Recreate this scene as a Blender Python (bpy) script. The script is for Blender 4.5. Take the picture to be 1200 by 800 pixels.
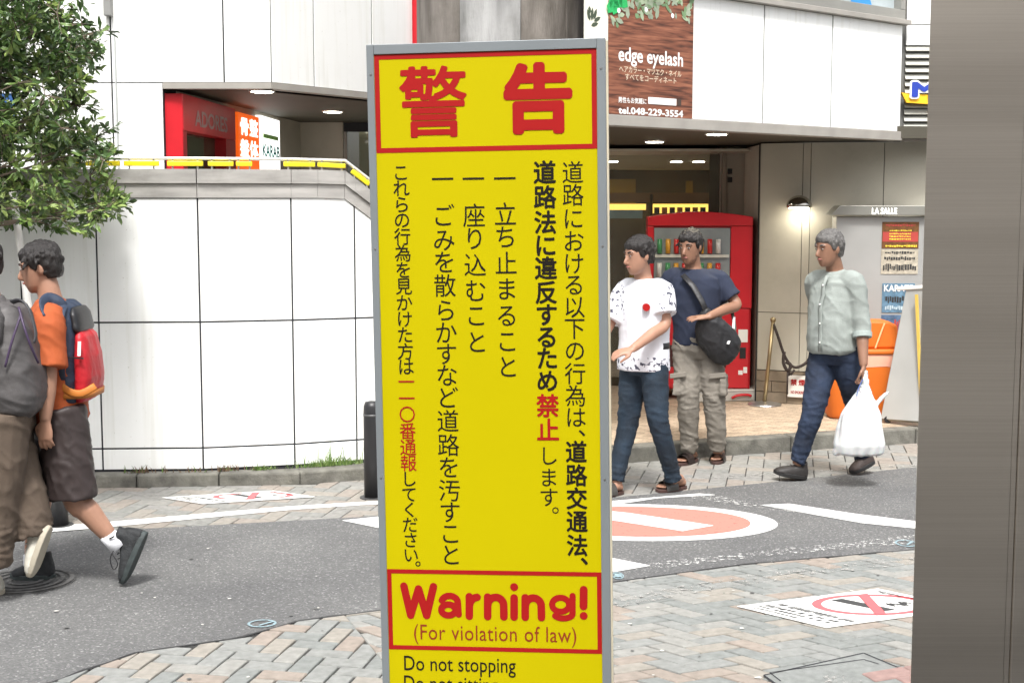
import bpy, math, random
from mathutils import Vector, noise
PI = math.pi
SC = bpy.context.scene
for o in list(bpy.data.objects): bpy.data.objects.remove(o)
# ---------------------------------------------------------------- camera
H_CAM = 1.88; FPX = 1600.0; TH = math.atan(159/1600)
cam = bpy.data.cameras.new('camera'); cam.lens = 48; cam.sensor_width = 36; cam.clip_end = 2000; cam.clip_start = .05
co = bpy.data.objects.new('camera', cam); SC.collection.objects.link(co)
co.location = (0, 0, H_CAM); co.rotation_euler = (PI/2-TH, 0, 0); SC.camera = co
# ---------------------------------------------------------------- light
SUN_EL, SUN_AZ = 58, 180
w = bpy.data.worlds.new('World'); SC.world = w; w.use_nodes = True
nt = w.node_tree; bg = nt.nodes['Background']; sky = nt.nodes.new('ShaderNodeTexSky'); sky.sky_type = 'NISHITA'
sky.sun_disc = False; sky.sun_elevation = math.radians(SUN_EL); sky.sun_rotation = math.radians(SUN_AZ)
sky.air_density = 1.0; sky.dust_density = 5.0; sky.ozone_density = .6
hs = nt.nodes.new('ShaderNodeHueSaturation'); hs.inputs['Saturation'].default_value = .25
nt.links.new(sky.outputs[0], hs.inputs['Color']); nt.links.new(hs.outputs[0], bg.inputs[0]); bg.inputs[1].default_value = .13
sd = bpy.data.lights.new('sun', 'SUN'); sd.energy = 1.8; sd.angle = math.radians(10); sd.color = (1, .98, .95)
so = bpy.data.objects.new('sun', sd); SC.collection.objects.link(so)
az = math.radians(SUN_AZ); el = math.radians(SUN_EL)
sdir = Vector((math.sin(az)*math.cos(el), math.cos(az)*math.cos(el), math.sin(el)))
so.rotation_euler = sdir.to_track_quat('Z', 'Y').to_euler()
SC.view_settings.view_transform = 'Standard'; SC.view_settings.look = 'None'
SC.view_settings.exposure = 1.12; SC.view_settings.gamma = 1
# ---------------------------------------------------------------- helpers
C = SC.collection
rnd = random.Random(7)
cT, sT = math.cos(TH), math.sin(TH)
def ray(px, py):
    u = px-600; v = py-400
    return Vector((u, FPX*cT-v*sT, -FPX*sT-v*cT))
def P(px, py, z=0.0):            # where a sight line meets the level z
    d = ray(px, py); t = (z-H_CAM)/d.z
    return Vector((d.x*t, d.y*t, z))
def Q(px, py, Y):                # where a sight line meets the distance Y
    d = ray(px, py); t = Y/d.y
    return Vector((d.x*t, Y, H_CAM+d.z*t))
MATS = {}
def mat(name, col, rough=.6, var=.12, scale=6, metal=0, bump=0, bscale=60, stain=0, emit=0, spec=.5, alpha=1, stretch=None, trans=0, col2=None):
    if name in MATS: return MATS[name]
    m = bpy.data.materials.new(name); m.use_nodes = True; n = m.node_tree.nodes; L = m.node_tree.links
    b = n['Principled BSDF']; tc = n.new('ShaderNodeTexCoord')
    mp = n.new('ShaderNodeMapping'); L.new(tc.outputs['Object'], mp.inputs[0])
    if stretch: mp.inputs['Scale'].default_value = stretch
    nz = n.new('ShaderNodeTexNoise'); nz.inputs['Scale'].default_value = scale; nz.inputs['Detail'].default_value = 6
    L.new(mp.outputs[0], nz.inputs[0])
    rp = n.new('ShaderNodeValToRGB'); rp.color_ramp.elements[0].position = .3; rp.color_ramp.elements[1].position = .7
    lo = tuple(max(0, c*(1-var)) for c in col); hi = tuple(min(1, c*(1+var)) for c in (col2 or col))
    rp.color_ramp.elements[0].color = (*lo, 1); rp.color_ramp.elements[1].color = (*hi, 1)
    L.new(nz.outputs[0], rp.inputs[0]); out = rp.outputs[0]
    if stain:
        n2 = n.new('ShaderNodeTexNoise'); n2.inputs['Scale'].default_value = 2.3; n2.inputs['Detail'].default_value = 9; n2.inputs['Roughness'].default_value = .7
        L.new(tc.outputs['Object'], n2.inputs[0])
        r2 = n.new('ShaderNodeValToRGB'); r2.color_ramp.elements[0].position = .48; r2.color_ramp.elements[1].position = .75
        r2.color_ramp.elements[0].color = (1, 1, 1, 1); r2.color_ramp.elements[1].color = (1-stain, 1-stain, 1-stain*1.1, 1)
        L.new(n2.outputs[0], r2.inputs[0])
        mx = n.new('ShaderNodeMixRGB'); mx.blend_type = 'MULTIPLY'; mx.inputs[0].default_value = 1
        L.new(out, mx.inputs[1]); L.new(r2.outputs[0], mx.inputs[2]); out = mx.outputs[0]
    L.new(out, b.inputs['Base Color'])
    b.inputs['Roughness'].default_value = rough; b.inputs['Metallic'].default_value = metal
    b.inputs['Specular IOR Level'].default_value = spec
    if trans: b.inputs['Transmission Weight'].default_value = trans
    if emit:
        b.inputs['Emission Color'].default_value = (*col, 1); b.inputs['Emission Strength'].default_value = emit
    if alpha < 1: b.inputs['Alpha'].default_value = alpha
    if bump:
        n3 = n.new('ShaderNodeTexNoise'); n3.inputs['Scale'].default_value = bscale; n3.inputs['Detail'].default_value = 4
        L.new(mp.outputs[0], n3.inputs[0]); bp = n.new('ShaderNodeBump'); bp.inputs['Strength'].default_value = bump; bp.inputs['Distance'].default_value = .01
        L.new(n3.outputs[0], bp.inputs['Height']); L.new(bp.outputs[0], b.inputs['Normal'])
    MATS[name] = m
    return m
def panel_mat():
    m = mat('white_enamel_panel', (.88, .89, .87), .32, .015, 1.5, stain=.04); n = m.node_tree.nodes; L = m.node_tree.links; b = n['Principled BSDF']
    src = b.inputs['Base Color'].links[0].from_socket; tc = n.new('ShaderNodeTexCoord'); mp = n.new('ShaderNodeMapping'); mp.inputs['Scale'].default_value = (9, 9, .45); L.new(tc.outputs['Object'], mp.inputs[0])
    nz = n.new('ShaderNodeTexNoise'); nz.inputs['Scale'].default_value = 2.2; nz.inputs['Detail'].default_value = 8; L.new(mp.outputs[0], nz.inputs[0])
    rp = n.new('ShaderNodeValToRGB'); rp.color_ramp.elements[0].position = .52; rp.color_ramp.elements[0].color = (1, 1, 1, 1); rp.color_ramp.elements[1].position = .78; rp.color_ramp.elements[1].color = (.87, .865, .83, 1); L.new(nz.outputs[0], rp.inputs[0])
    n2 = n.new('ShaderNodeTexNoise'); n2.inputs['Scale'].default_value = 55; n2.inputs['Detail'].default_value = 3; L.new(tc.outputs['Object'], n2.inputs[0])
    r2 = n.new('ShaderNodeValToRGB'); r2.color_ramp.elements[0].position = .70; r2.color_ramp.elements[0].color = (1, 1, 1, 1); r2.color_ramp.elements[1].position = .76; r2.color_ramp.elements[1].color = (.55, .52, .46, 1); L.new(n2.outputs[0], r2.inputs[0])
    a = n.new('ShaderNodeMixRGB'); a.blend_type = 'MULTIPLY'; a.inputs[0].default_value = 1; L.new(src, a.inputs[1]); L.new(rp.outputs[0], a.inputs[2])
    c = n.new('ShaderNodeMixRGB'); c.blend_type = 'MULTIPLY'; c.inputs[0].default_value = .6; L.new(a.outputs[0], c.inputs[1]); L.new(r2.outputs[0], c.inputs[2]); L.new(c.outputs[0], b.inputs['Base Color'])
    return m
def hexc(h):
    r = [int(h[i:i+2], 16)/255 for i in (0, 2, 4)]
    return tuple(c/12.92 if c <= .04045 else ((c+.055)/1.055)**2.4 for c in r)

def tag(o, label=None, cat=None, group=None, kind=None):
    if label: o['label'] = label
    if cat: o['category'] = cat
    if group: o['group'] = group
    if kind: o['kind'] = kind
    return o
def thing(name, label, cat, loc=(0, 0, 0), group=None):
    o = bpy.data.objects.new(name, None); C.objects.link(o); o.location = loc; o.empty_display_size = .1
    return tag(o, label, cat, group)
def wloc(p):
    v = Vector((0, 0, 0))
    while p is not None: v += p.location; p = p.parent
    return v
X, Y, Z = Vector((1, 0, 0)), Vector((0, 1, 0)), Vector((0, 0, 1))
class MB:
    def __init__(s): s.v = []; s.f = []; s.m = []
    def face(s, pts, m=0):
        i = len(s.v); s.v += [Vector(p) for p in pts]; s.f.append(tuple(range(i, i+len(pts)))); s.m.append(m); return s
    def box(s, c, size, R=X, F=Y, U=Z, m=0):
        c = Vector(c); a, b, h = (q/2 for q in size); i = len(s.v)
        for dz in (-1, 1):
            for dx, dy in ((-1, -1), (1, -1), (1, 1), (-1, 1)): s.v.append(c+R*a*dx+F*b*dy+U*h*dz)
        for q in ((0, 3, 2, 1), (4, 5, 6, 7), (0, 1, 5, 4), (1, 2, 6, 5), (2, 3, 7, 6), (3, 0, 4, 7)):
            s.f.append(tuple(i+k for k in q)); s.m.append(m)
        return s
    def prism(s, pts, d, m=0):    # pts polygon, extruded along -d
        n = len(pts); i = len(s.v); s.v += [Vector(p) for p in pts]+[Vector(p)-d for p in pts]
        s.f.append(tuple(range(i, i+n))); s.m.append(m); s.f.append(tuple(range(i+2*n-1, i+n-1, -1))); s.m.append(m)
        for k in range(n):
            j = (k+1) % n; s.f.append((i+j, i+k, i+n+k, i+n+j)); s.m.append(m)
        return s
    def rings(s, rs, m=0, cap=True):
        i0 = len(s.v); n = len(rs[0])
        for r in rs: s.v += r
        for k in range(len(rs)-1):
            for j in range(n):
                a = i0+k*n+j; b = i0+k*n+(j+1) % n
                s.f.append((a, b, b+n, a+n)); s.m.append(m)
        if cap:
            s.f.append(tuple(i0+j for j in range(n-1, -1, -1))); s.m.append(m)
            s.f.append(tuple(i0+(len(rs)-1)*n+j for j in range(n))); s.m.append(m)
        return s
    def tube(s, pts, rad, n=10, m=0, sub=1, flat=None, cap=True):
        pts = [Vector(p) for p in pts]
        if not hasattr(rad, '__len__'): rad = [rad]*len(pts)
        if sub > 1:
            np_, nr = [], []
            for k in range(len(pts)-1):
                p0 = pts[max(k-1, 0)]; p1 = pts[k]; p2 = pts[k+1]; p3 = pts[min(k+2, len(pts)-1)]
                for q in range(sub):
                    t = q/sub; t2 = t*t; t3 = t2*t
                    np_.append(.5*((2*p1)+(p2-p0)*t+(2*p0-5*p1+4*p2-p3)*t2+(3*p1-p0-3*p2+p3)*t3))
                    ra_, rb_ = rad[k], rad[k+1]; nr.append(tuple(x+(y-x)*t for x, y in zip(ra_, rb_)) if isinstance(ra_, (tuple, list)) else ra_+(rb_-ra_)*t)
            np_.append(pts[-1]); nr.append(rad[-1]); pts, rad = np_, nr
        rs = []; prev = None
        for k, p in enumerate(pts):
            t = (pts[min(k+1, len(pts)-1)]-pts[max(k-1, 0)])
            t = t.normalized() if t.length > 1e-9 else Z
            if prev is None:
                a = flat.copy() if flat is not None else (X if abs(t.x) < .8 else Y)
            else: a = prev
            a = (a-t*a.dot(t)); a = a.normalized() if a.length > 1e-6 else t.orthogonal().normalized(); prev = a; b = t.cross(a)
            r = rad[k]; ra, rb = r if isinstance(r, (tuple, list)) else (r, r)
            rs.append([p+a*ra*math.cos(2*PI*j/n)+b*rb*math.sin(2*PI*j/n) for j in range(n)])
        if rad and isinstance(rad[0], (tuple, list)): pass
        return s.rings(rs, m, cap)
    def ball(s, c, r, A=X, B=Y, D=Z, n=12, k=8, m=0):
        c = Vector(c); r = r if hasattr(r, '__len__') else (r, r, r); rs = []
        for i in range(k+1):
            t = -PI/2+PI*(i+.02)/(k+.04); q = math.cos(t); z = math.sin(t)
            rs.append([c+A*r[0]*q*math.cos(2*PI*j/n)+B*r[1]*q*math.sin(2*PI*j/n)+D*r[2]*z for j in range(n)])
        return s.rings(rs, m)
    def build(s, name, mats, parent=None, smooth=False, bevel=0, kind=None, voxel=0, disp=None, smoothit=0):
        me = bpy.data.meshes.new(name); off = wloc(parent)
        me.from_pydata([v-off for v in s.v], [], s.f)
        if not isinstance(mats, (list, tuple)): mats = [mats]
        for m in mats: me.materials.append(m)
        if any(s.m): me.polygons.foreach_set('material_index', s.m)
        me.update()
        o = bpy.data.objects.new(name, me); C.objects.link(o); o.parent = parent
        if voxel:
            md = o.modifiers.new('r', 'REMESH'); md.mode = 'VOXEL'; md.voxel_size = voxel; md.use_smooth_shade = True
            if smoothit:
                ms = o.modifiers.new('s', 'SMOOTH'); ms.iterations = smoothit; ms.factor = .5
            dg = bpy.context.evaluated_depsgraph_get(); dg.update(); ev = o.evaluated_get(dg)
            nm = bpy.data.meshes.new_from_object(ev); o.modifiers.clear(); o.data = nm; me = nm
            if not me.materials:
                for m in mats: me.materials.append(m)
            smooth = True
            if disp:
                ns = [v.normal.copy() for v in me.vertices]
                for v, nn in zip(me.vertices, ns): v.co = v.co+nn*disp(v.co+off, nn)
                me.update()
        if smooth: me.polygons.foreach_set('use_smooth', [True]*len(me.polygons))
        if bevel:
            b = o.modifiers.new('b', 'BEVEL'); b.width = bevel; b.segments = 2; b.limit_method = 'ANGLE'; b.angle_limit = .7
        if kind: o['kind'] = kind
        return o
# wall frames ------------------------------------------------------
class Wall:       # vertical plane from a to b (left to right as one faces it)
    def __init__(s, a, b):
        s.a = Vector((a[0], a[1], 0)); d = Vector((b[0]-a[0], b[1]-a[1], 0)); s.len = d.length; s.R = d.normalized(); s.N = Vector((s.R.y, -s.R.x, 0))
        if s.N.y > 0 and abs(s.N.y) > .01: s.N = s.N
    def at(s, u, z, n=0): return s.a+s.R*u+Z*z+s.N*n
    def hit(s, px, py):
        d = ray(px, py); o = Vector((0, 0, H_CAM)); t = (s.a-o).dot(s.N)/d.dot(s.N); p = o+d*t
        return ((p-s.a).dot(s.R), p.z)
    def slab(s, mb, u0, u1, z0, z1, n0, n1, m=0):
        return mb.box(s.at((u0+u1)/2, (z0+z1)/2, (n0+n1)/2), (u1-u0, n1-n0, z1-z0), s.R, s.N, Z, m)
    def poly(s, mb, pts, n0, n1, m=0):
        return mb.prism([s.at(u, z, n1) for u, z in pts], s.N*(n1-n0), m)
# lettering --------------------------------------------------------
_gc = {}
def glyph(body, off=0.0, sp=1.0):
    k = (body, off, sp)
    if k in _gc: return _gc[k]
    cu = bpy.data.curves.new('t', 'FONT'); cu.body = body; cu.size = 1; cu.offset = off; cu.resolution_u = 3; cu.space_character = sp
    o = bpy.data.objects.new('t', cu); C.objects.link(o)
    dg = bpy.context.evaluated_depsgraph_get(); dg.update()
    me = bpy.data.meshes.new_from_object(o.evaluated_get(dg))
    vs = [(v.co.x, v.co.y) for v in me.vertices]; fs = [tuple(p.vertices) for p in me.polygons]
    bpy.data.objects.remove(o); bpy.data.curves.remove(cu); bpy.data.meshes.remove(me)
    _gc[k] = (vs, fs); return _gc[k]
def put(mb, g, O, R, U, sx, sy, cx=0, cy=0, m=0, br=0):
    """lay a glyph down; br thickens its strokes with a round pen of that radius (in em)"""
    vs, fs = g; N = R.cross(U).normalized(); N = -N if N.y > 0 else N
    offs = [(0, 0)]
    if br:
        k = 8 if br < .03 else 14
        offs += [(br*math.cos(2*PI*q/k), br*math.sin(2*PI*q/k)) for q in range(k)]
        if br > .03: offs += [(.5*br*math.cos(2*PI*q/6), .5*br*math.sin(2*PI*q/6)) for q in range(6)]
    for q, (ox, oy) in enumerate(offs):
        i = len(mb.v); O2 = O+N*(.00002*q)
        for x, y in vs: mb.v.append(O2+R*(x-cx+ox)*sx+U*(y-cy+oy)*sy)
        for f in fs: mb.f.append(tuple(i+k for k in f)); mb.m.append(m)
def bbox(g):
    vs = g[0]; xs = [v[0] for v in vs]; ys = [v[1] for v in vs]
    return min(xs), max(xs), min(ys), max(ys)
_kb = bbox(glyph('国')); EM = (_kb[1]-_kb[0])/.87; KCX = (_kb[0]+_kb[1])/2; KCY = (_kb[2]+_kb[3])/2
def fit(mb, body, O, R, U, wid, hei, off=0, m=0, sp=1.0):
    """lettering filling a wid x hei rectangle whose lower left corner is O"""
    g = glyph(body, 0, sp); a, b, c, d = bbox(g); off = max(off, 0); a -= off; b += off; c -= off; d += off
    put(mb, g, O, R, U, wid/(b-a), hei/(d-c), a, c, m, off)
def clip(poly, a, b):     # keep what lies left of a->b (2D)
    out = []; n = len(poly)
    def sd_(p): return (b[0]-a[0])*(p[1]-a[1])-(b[1]-a[1])*(p[0]-a[0])
    for i in range(n):
        p, q = poly[i], poly[(i+1) % n]; sp_, sq = sd_(p), sd_(q)
        if sp_ >= 0: out.append(p)
        if (sp_ >= 0) != (sq >= 0):
            t = sp_/(sp_-sq); out.append((p[0]+(q[0]-p[0])*t, p[1]+(q[1]-p[1])*t))
    return out
def area(p): return abs(sum(p[i][0]*p[(i+1) % len(p)][1]-p[(i+1) % len(p)][0]*p[i][1] for i in range(len(p))))/2

# ---------------------------------------------------------------- materials
white_pan = panel_mat()
joint = mat('dark_joint', (.02, .02, .025), .8)
conc = mat('concrete', (.36, .34, .31), .8, .25, 5, bump=.3, stain=.35)
conc_d = mat('kerb_concrete', (.15, .145, .125), .9, .4, 9, bump=.5, stain=.5)
cap_m = mat('grey_cap_metal', (.41, .395, .37), .45, .22, 3, metal=.2, stain=.3, stretch=(1, 1, 6))
steel = mat('steel', (.55, .54, .52), .3, .1, 3, metal=.9)
trim_m = mat('taupe_trim', (.33, .31, .28), .5, .1)
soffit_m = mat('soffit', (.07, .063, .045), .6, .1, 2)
beige = mat('beige_wall_panel', (.48, .455, .38), .5, .07, 2, stain=.15)
black = mat('black_plastic', (.015, .015, .017), .45)
red_p = mat('red_paint', (.58, .015, .025), .35, .05)
yellow = mat('yellow_enamel', (.475, .405, 0.0), .5, .02, 2, spec=.12, stain=.03)
signred = mat('sign_red', (.34, .008, .008), .5, .03, spec=.25)
ink = mat('black_ink', (.012, .009, .006), .6, spec=.2)
signgrey = mat('grey_frame', (.23, .255, .27), .45, .04, metal=.3)
glow = mat('lamp_glow', (1, .95, .82), .5, 0, emit=14)
whiteink = mat('white_ink', (.85, .85, .83), .5, .02)
glass_m = mat('glass', (.9, .93, .92), .03, 0, trans=1)

# ================================================================ THE SETTING
def struct(name, mb, m, parent=None, **k):
    o = mb.build(name, m, parent, **k)
    if parent is None: o['kind'] = 'structure'
    return o
g = MB(); g.face([(-400, -300, -.03), (400, -300, -.03), (400, 800, -.03), (-400, 800, -.03)])
struct('ground', g, mat('ground_concrete', (.25, .24, .22), .9, .2, 3, bump=.2))
def asphalt_mat():
    m = bpy.data.materials.new('asphalt'); m.use_nodes = True; n = m.node_tree.nodes; L = m.node_tree.links; b = n['Principled BSDF']
    tc = n.new('ShaderNodeTexCoord'); vo = n.new('ShaderNodeTexVoronoi'); vo.inputs['Scale'].default_value = 120
    L.new(tc.outputs['Object'], vo.inputs['Vector'])
    sep = n.new('ShaderNodeSeparateColor'); L.new(vo.outputs['Color'], sep.inputs[0])
    rp = n.new('ShaderNodeValToRGB'); e = rp.color_ramp.elements
    e[0].position = 0; e[0].color = (.095, .096, .097, 1); e[1].position = 1; e[1].color = (.31, .31, .305, 1)
    for p, c in ((.5, .124), (.8, .142), (.94, .178)):
        q = e.new(p); q.color = (c, c, c*.99, 1)
    L.new(sep.outputs[0], rp.inputs[0])
    n2 = n.new('ShaderNodeTexNoise'); n2.inputs['Scale'].default_value = 1.1; n2.inputs['Detail'].default_value = 8
    L.new(tc.outputs['Object'], n2.inputs[0])
    r2 = n.new('ShaderNodeValToRGB'); r2.color_ramp.elements[0].position = .3; r2.color_ramp.elements[0].color = (.76, .76, .77, 1); r2.color_ramp.elements[1].position = .7; r2.color_ramp.elements[1].color = (1.1, 1.1, 1.08, 1)
    L.new(n2.outputs[0], r2.inputs[0]); mx = n.new('ShaderNodeMixRGB'); mx.blend_type = 'MULTIPLY'; mx.inputs[0].default_value = 1
    L.new(rp.outputs[0], mx.inputs[1]); L.new(r2.outputs[0], mx.inputs[2]); L.new(mx.outputs[0], b.inputs['Base Color'])
    b.inputs['Roughness'].default_value = .85
    bp = n.new('ShaderNodeBump'); bp.inputs['Strength'].default_value = .5; bp.inputs['Distance'].default_value = .004
    L.new(vo.outputs['Distance'], bp.inputs['Height']); L.new(bp.outputs[0], b.inputs['Normal'])
    return m
near_edge = [P(*q) for q in ((60, 800), (160, 765), (280, 748), (350, 728), (450, 715), (560, 702), (716, 683), (870, 662), (1066, 645))]
near_edge = [Vector((-9, 1.5, 0)), Vector((-3.2, 4.3, 0))]+near_edge+[Vector((4.2, 7.78, 0)), Vector((14, 10.4, 0))]
far_edge = [P(*q) for q in ((60, 622), (170, 619), (430, 605), (560, 595), (725, 582), (900, 565), (1073, 547))]
far_edge = [Vector((-14, 7.5, 0)), Vector((-4.5, 7.75, 0))]+far_edge+[Vector((4.5, 10.35, 0)), Vector((14, 13.6, 0))]
rd = MB(); rd.prism([Vector((p.x, p.y, 0)) for p in near_edge+far_edge[::-1]], Z*.02)
road = struct('road', rd, asphalt_mat())
bed = MB(); bed.face([(-14, -6, -.008), (14, -6, -.008), (14, 14, -.008), (-14, 14, -.008)])
struct('paving_bed', bed, mat('joint_sand', (.045, .043, .04), .95, .3, 40))
# bitumen seam along the near edge
sm = MB()
for a, b in zip(near_edge[1:-1], near_edge[2:-1]):
    d = (b-a).normalized(); nn = Vector((-d.y, d.x, 0))
    k = 10
    for i in range(k):
        p = a+(b-a)*i/k; q = a+(b-a)*(i+1)/k; w0 = .012+.012*noise.noise(p*9); w1 = .012+.012*noise.noise(q*9)
        sm.face([p-nn*.004+Z*.004, q-nn*.004+Z*.004, q+nn*w1+Z*.004, p+nn*w0+Z*.004])
struct('asphalt_seam', sm, mat('bitumen', (.025, .025, .026), .6, .3, 20))

# ---- pavers
PV = [mat('paver_grey', (.235, .24, .228), .85, .16, 25, bump=.25, bscale=150, stain=.12), mat('paver_grey_green', (.205, .215, .205), .85, .16, 25, bump=.25, bscale=150, stain=.12),
      mat('paver_salmon', (.275, .235, .20), .85, .14, 25, bump=.25, bscale=150, stain=.1), mat('paver_sand', (.275, .255, .222), .85, .14, 25, bump=.25, bscale=150, stain=.1),
      mat('paver_pale', (.265, .262, .243), .85, .14, 25, bump=.25, bscale=150, stain=.1)]
def paver_mesh(mb, poly, zt, m=0):
    """a paver with a chamfered top edge"""
    if len(poly) < 3 or area(poly) < .0012: return False
    cx = sum(p[0] for p in poly)/len(poly); cy = sum(p[1] for p in poly)/len(poly); n = len(poly); i = len(mb.v)
    for sc, z in ((1, -.02), (1, zt-.004)):
        for p in poly: mb.v.append(Vector((p[0], p[1], z)))
    for p in poly:
        d = Vector((p[0]-cx, p[1]-cy)); l = max(d.length, 1e-6); d *= max(0, (l-.005))/l; mb.v.append(Vector((cx+d.x, cy+d.y, zt)))
    mb.f.append(tuple(range(i+2*n, i+3*n))); mb.m.append(m)
    for r in range(2):
        for k in range(n):
            j = (k+1) % n; mb.f.append((i+r*n+k, i+r*n+j, i+(r+1)*n+j, i+(r+1)*n+k)); mb.m.append(m)
    return True
def herring(A, B, L, W, org, xr, yr, g_=.0048):
    """cells of a herringbone: list of polygons with the kind of paver"""
    out = []
    ux = (A[0]*W, A[1]*W); uy = (B[0]*W, B[1]*W)
    def pt(i, j): return (org[0]+ux[0]*i+uy[0]*j, org[1]+ux[1]*i+uy[1]*j)
    gi = g_/W
    N = 90
    for j in range(-N, N):
        for i in range(-N, N):
            k = (i+j) % 4
            if k == 0: r = (i, j, i+2, j+1)
            elif k == 2:
                r = (i, j, i+1, j+2)
            else: continue
            c = pt((r[0]+r[2])/2, (r[1]+r[3])/2)
            if not (xr[0] < c[0] < xr[1] and yr[0] < c[1] < yr[1]): continue
            a = (r[0]+gi, r[1]+gi, r[2]-gi, r[3]-gi)
            out.append([pt(a[0], a[1]), pt(a[2], a[1]), pt(a[2], a[3]), pt(a[0], a[3])])
    return out
def ccw(p):
    s = sum(p[i][0]*p[(i+1) % len(p)][1]-p[(i+1) % len(p)][0]*p[i][1] for i in range(len(p)))
    return p if s > 0 else p[::-1]
def seg_for(poly, line, keep_right):
    """clip by every stretch of a polyline that lies near the paver"""
    cx = sum(p[0] for p in poly)/len(poly); best = None
    for a, b in zip(line, line[1:]):
        if min(a.x, b.x)-.001 <= cx <= max(a.x, b.x)+.001: best = (a, b); break
    if best is None: return poly
    a, b = best
    return clip(poly, (b.x, b.y), (a.x, a.y)) if keep_right else clip(poly, (a.x, a.y), (b.x, b.y))
# the paving turns where the corner bends: a line runs from the kerb edge towards the sign
t0, t1 = P(405, 722), P(470, 800)
div0 = (t0.x, t0.y); dv = (t1.x-t0.x, t1.y-t0.y); div1 = (div0[0]+dv[0]*12, div0[1]+dv[1]*12); div00 = (div0[0]-dv[0]*2, div0[1]-dv[1]*2)
WP = .0985
zoneL = herring((.98, -.2), (.2, .98), .2, WP, (-1.5, 5), (-3.2, .3), (1.5, 6.5))
zoneR = herring((.92, .39), (.71, -.70), .2, WP, (1.5, 6.2), (-1.2, 3.6), (1.5, 7.7))
near_polys = []
for side, zn in (('l', zoneL), ('r', zoneR)):
    for p in zn:
        p = ccw(p); p = seg_for(p, near_edge, True)
        if len(p) < 3: continue
        p = clip(p, div1, div00) if side == 'l' else clip(p, div00, div1)
        if len(p) < 3 or area(p) < .0012: continue
        near_polys.append(p)
def sidekeep():
    pass
# which side is which is settled by the divider's direction
pv = tag(thing('near_pavement', None, None, (0, 4, 0)), kind='structure')
def vis(p):
    cx = sum(q[0] for q in p)/len(p); cy = sum(q[1] for q in p)/len(p)
    if cy < 1: return 1e9
    d = Vector((cx, cy, -H_CAM)); f = d.y*cT+H_CAM*sT; v = (H_CAM*cT-d.y*sT)/f*FPX+400; u = cx/f*FPX+600
    if not (-30 < u < 1100 and v < 815): return 1e6+cy
    if 455 < u < 712: return 1e5+cy
    return cy
near_polys.sort(key=vis)
pm = rnd.random
def pick():
    r = rnd.random(); return 0 if r < .3 else 1 if r < .58 else 2 if r < .76 else 3 if r < .88 else 4
rest = MB()
for i, p in enumerate(near_polys):
    zt = .0015+rnd.random()*.003; k = pick()
    if i < 300 and vis(p) < 1e5:
        mb = MB()
        if paver_mesh(mb, p, zt): mb.build('paver', PV[k], pv)
    else: paver_mesh(rest, p, zt, k)
tag(rest.build('paver_field', PV, pv), kind='stuff')
# ---- far paved strip
fs_ = MB(); kerb_line = [Vector((-14, 8.7, 0)), Vector((-4.2, 8.95, 0))]+[P(*q) for q in ((80, 572), (160, 571), (352, 568), (430, 562))]+[Vector((-.3, 9.5, 0))]+[P(*q) for q in ((732, 543), (850, 534), (1073, 519.5))]+[Vector((4.6, 11.2, 0)), Vector((14, 14.5, 0))]
PVF = [mat('strip_grey', (.235, .23, .215), .85, .2, 25, stain=.15), mat('strip_green', (.215, .215, .20), .85, .2, 25, stain=.15), mat('strip_pink', (.26, .23, .20), .85, .15, 25, stain=.1), mat('strip_sand', (.26, .24, .21), .85, .15, 25, stain=.1), mat('strip_pale', (.25, .245, .225), .85, .15, 25, stain=.1)]
strip = tag(thing('far_pavement', None, None, (0, 8.5, 0)), kind='structure')
cells = []
for p in herring((.98, -.2), (.2, .98), .2, .118, (0, 8.5), (-6, 5), (7.4, 11.4), .0032):
    p = ccw(p); p = seg_for(p, far_edge, False)
    if len(p) < 3: continue
    p = seg_for(p, kerb_line, True)
    if len(p) < 3 or area(p) < .0015: continue
    cells.append(p)
def vis2(p):
    cx = sum(q[0] for q in p)/len(p); cy = sum(q[1] for q in p)/len(p); u = cx/cy*FPX+600
    return cy if (0 < u < 430 or 716 < u < 1073) else 1e5+cy
cells.sort(key=vis2)
for i, p in enumerate(cells):
    zt = .001+rnd.random()*.002; k = pick()
    if i < 300:
        mb = MB()
        if paver_mesh(mb, p, zt): mb.build('paver', PVF[k], strip)
    else: paver_mesh(fs_, p, zt, k)
tag(fs_.build('paver_field', PVF, strip), kind='stuff')
# ---- kerb stones (real step) and raised pavement behind
kerb = tag(thing('kerb', None, None, (0, 9.3, 0)), kind='structure')
def kh(x): return .085 if x < -.6 else .12
def resample(line, step):
    out = [line[0].copy()]
    for a, b in zip(line, line[1:]):
        n = max(1, round((b-a).length/step))
        for i in range(1, n+1): out.append(a+(b-a)*i/n)
    return out
kl = resample(kerb_line[1:-1], .6)
for a, b in zip(kl, kl[1:]):
    d = (b-a).normalized(); nn = Vector((-d.y, d.x, 0)); h = kh((a.x+b.x)/2)
    a2 = a+d*.003; b2 = b-d*.003; mb = MB()
    mb.prism([p+Z*h for p in (a2, b2, b2+nn*.14, a2+nn*.14)], Z*(h+.02))
    mb.build('kerb_stone', conc_d, kerb, bevel=.012)
back = MB()
ks = [p for p in kl if p.x > -.7]
back.prism([Vector((p.x-.04, p.y+.145, .118)) for p in ks]+[Vector((5.2, 17, .118)), Vector((-.7, 17, .118))], Z*.12)
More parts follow.
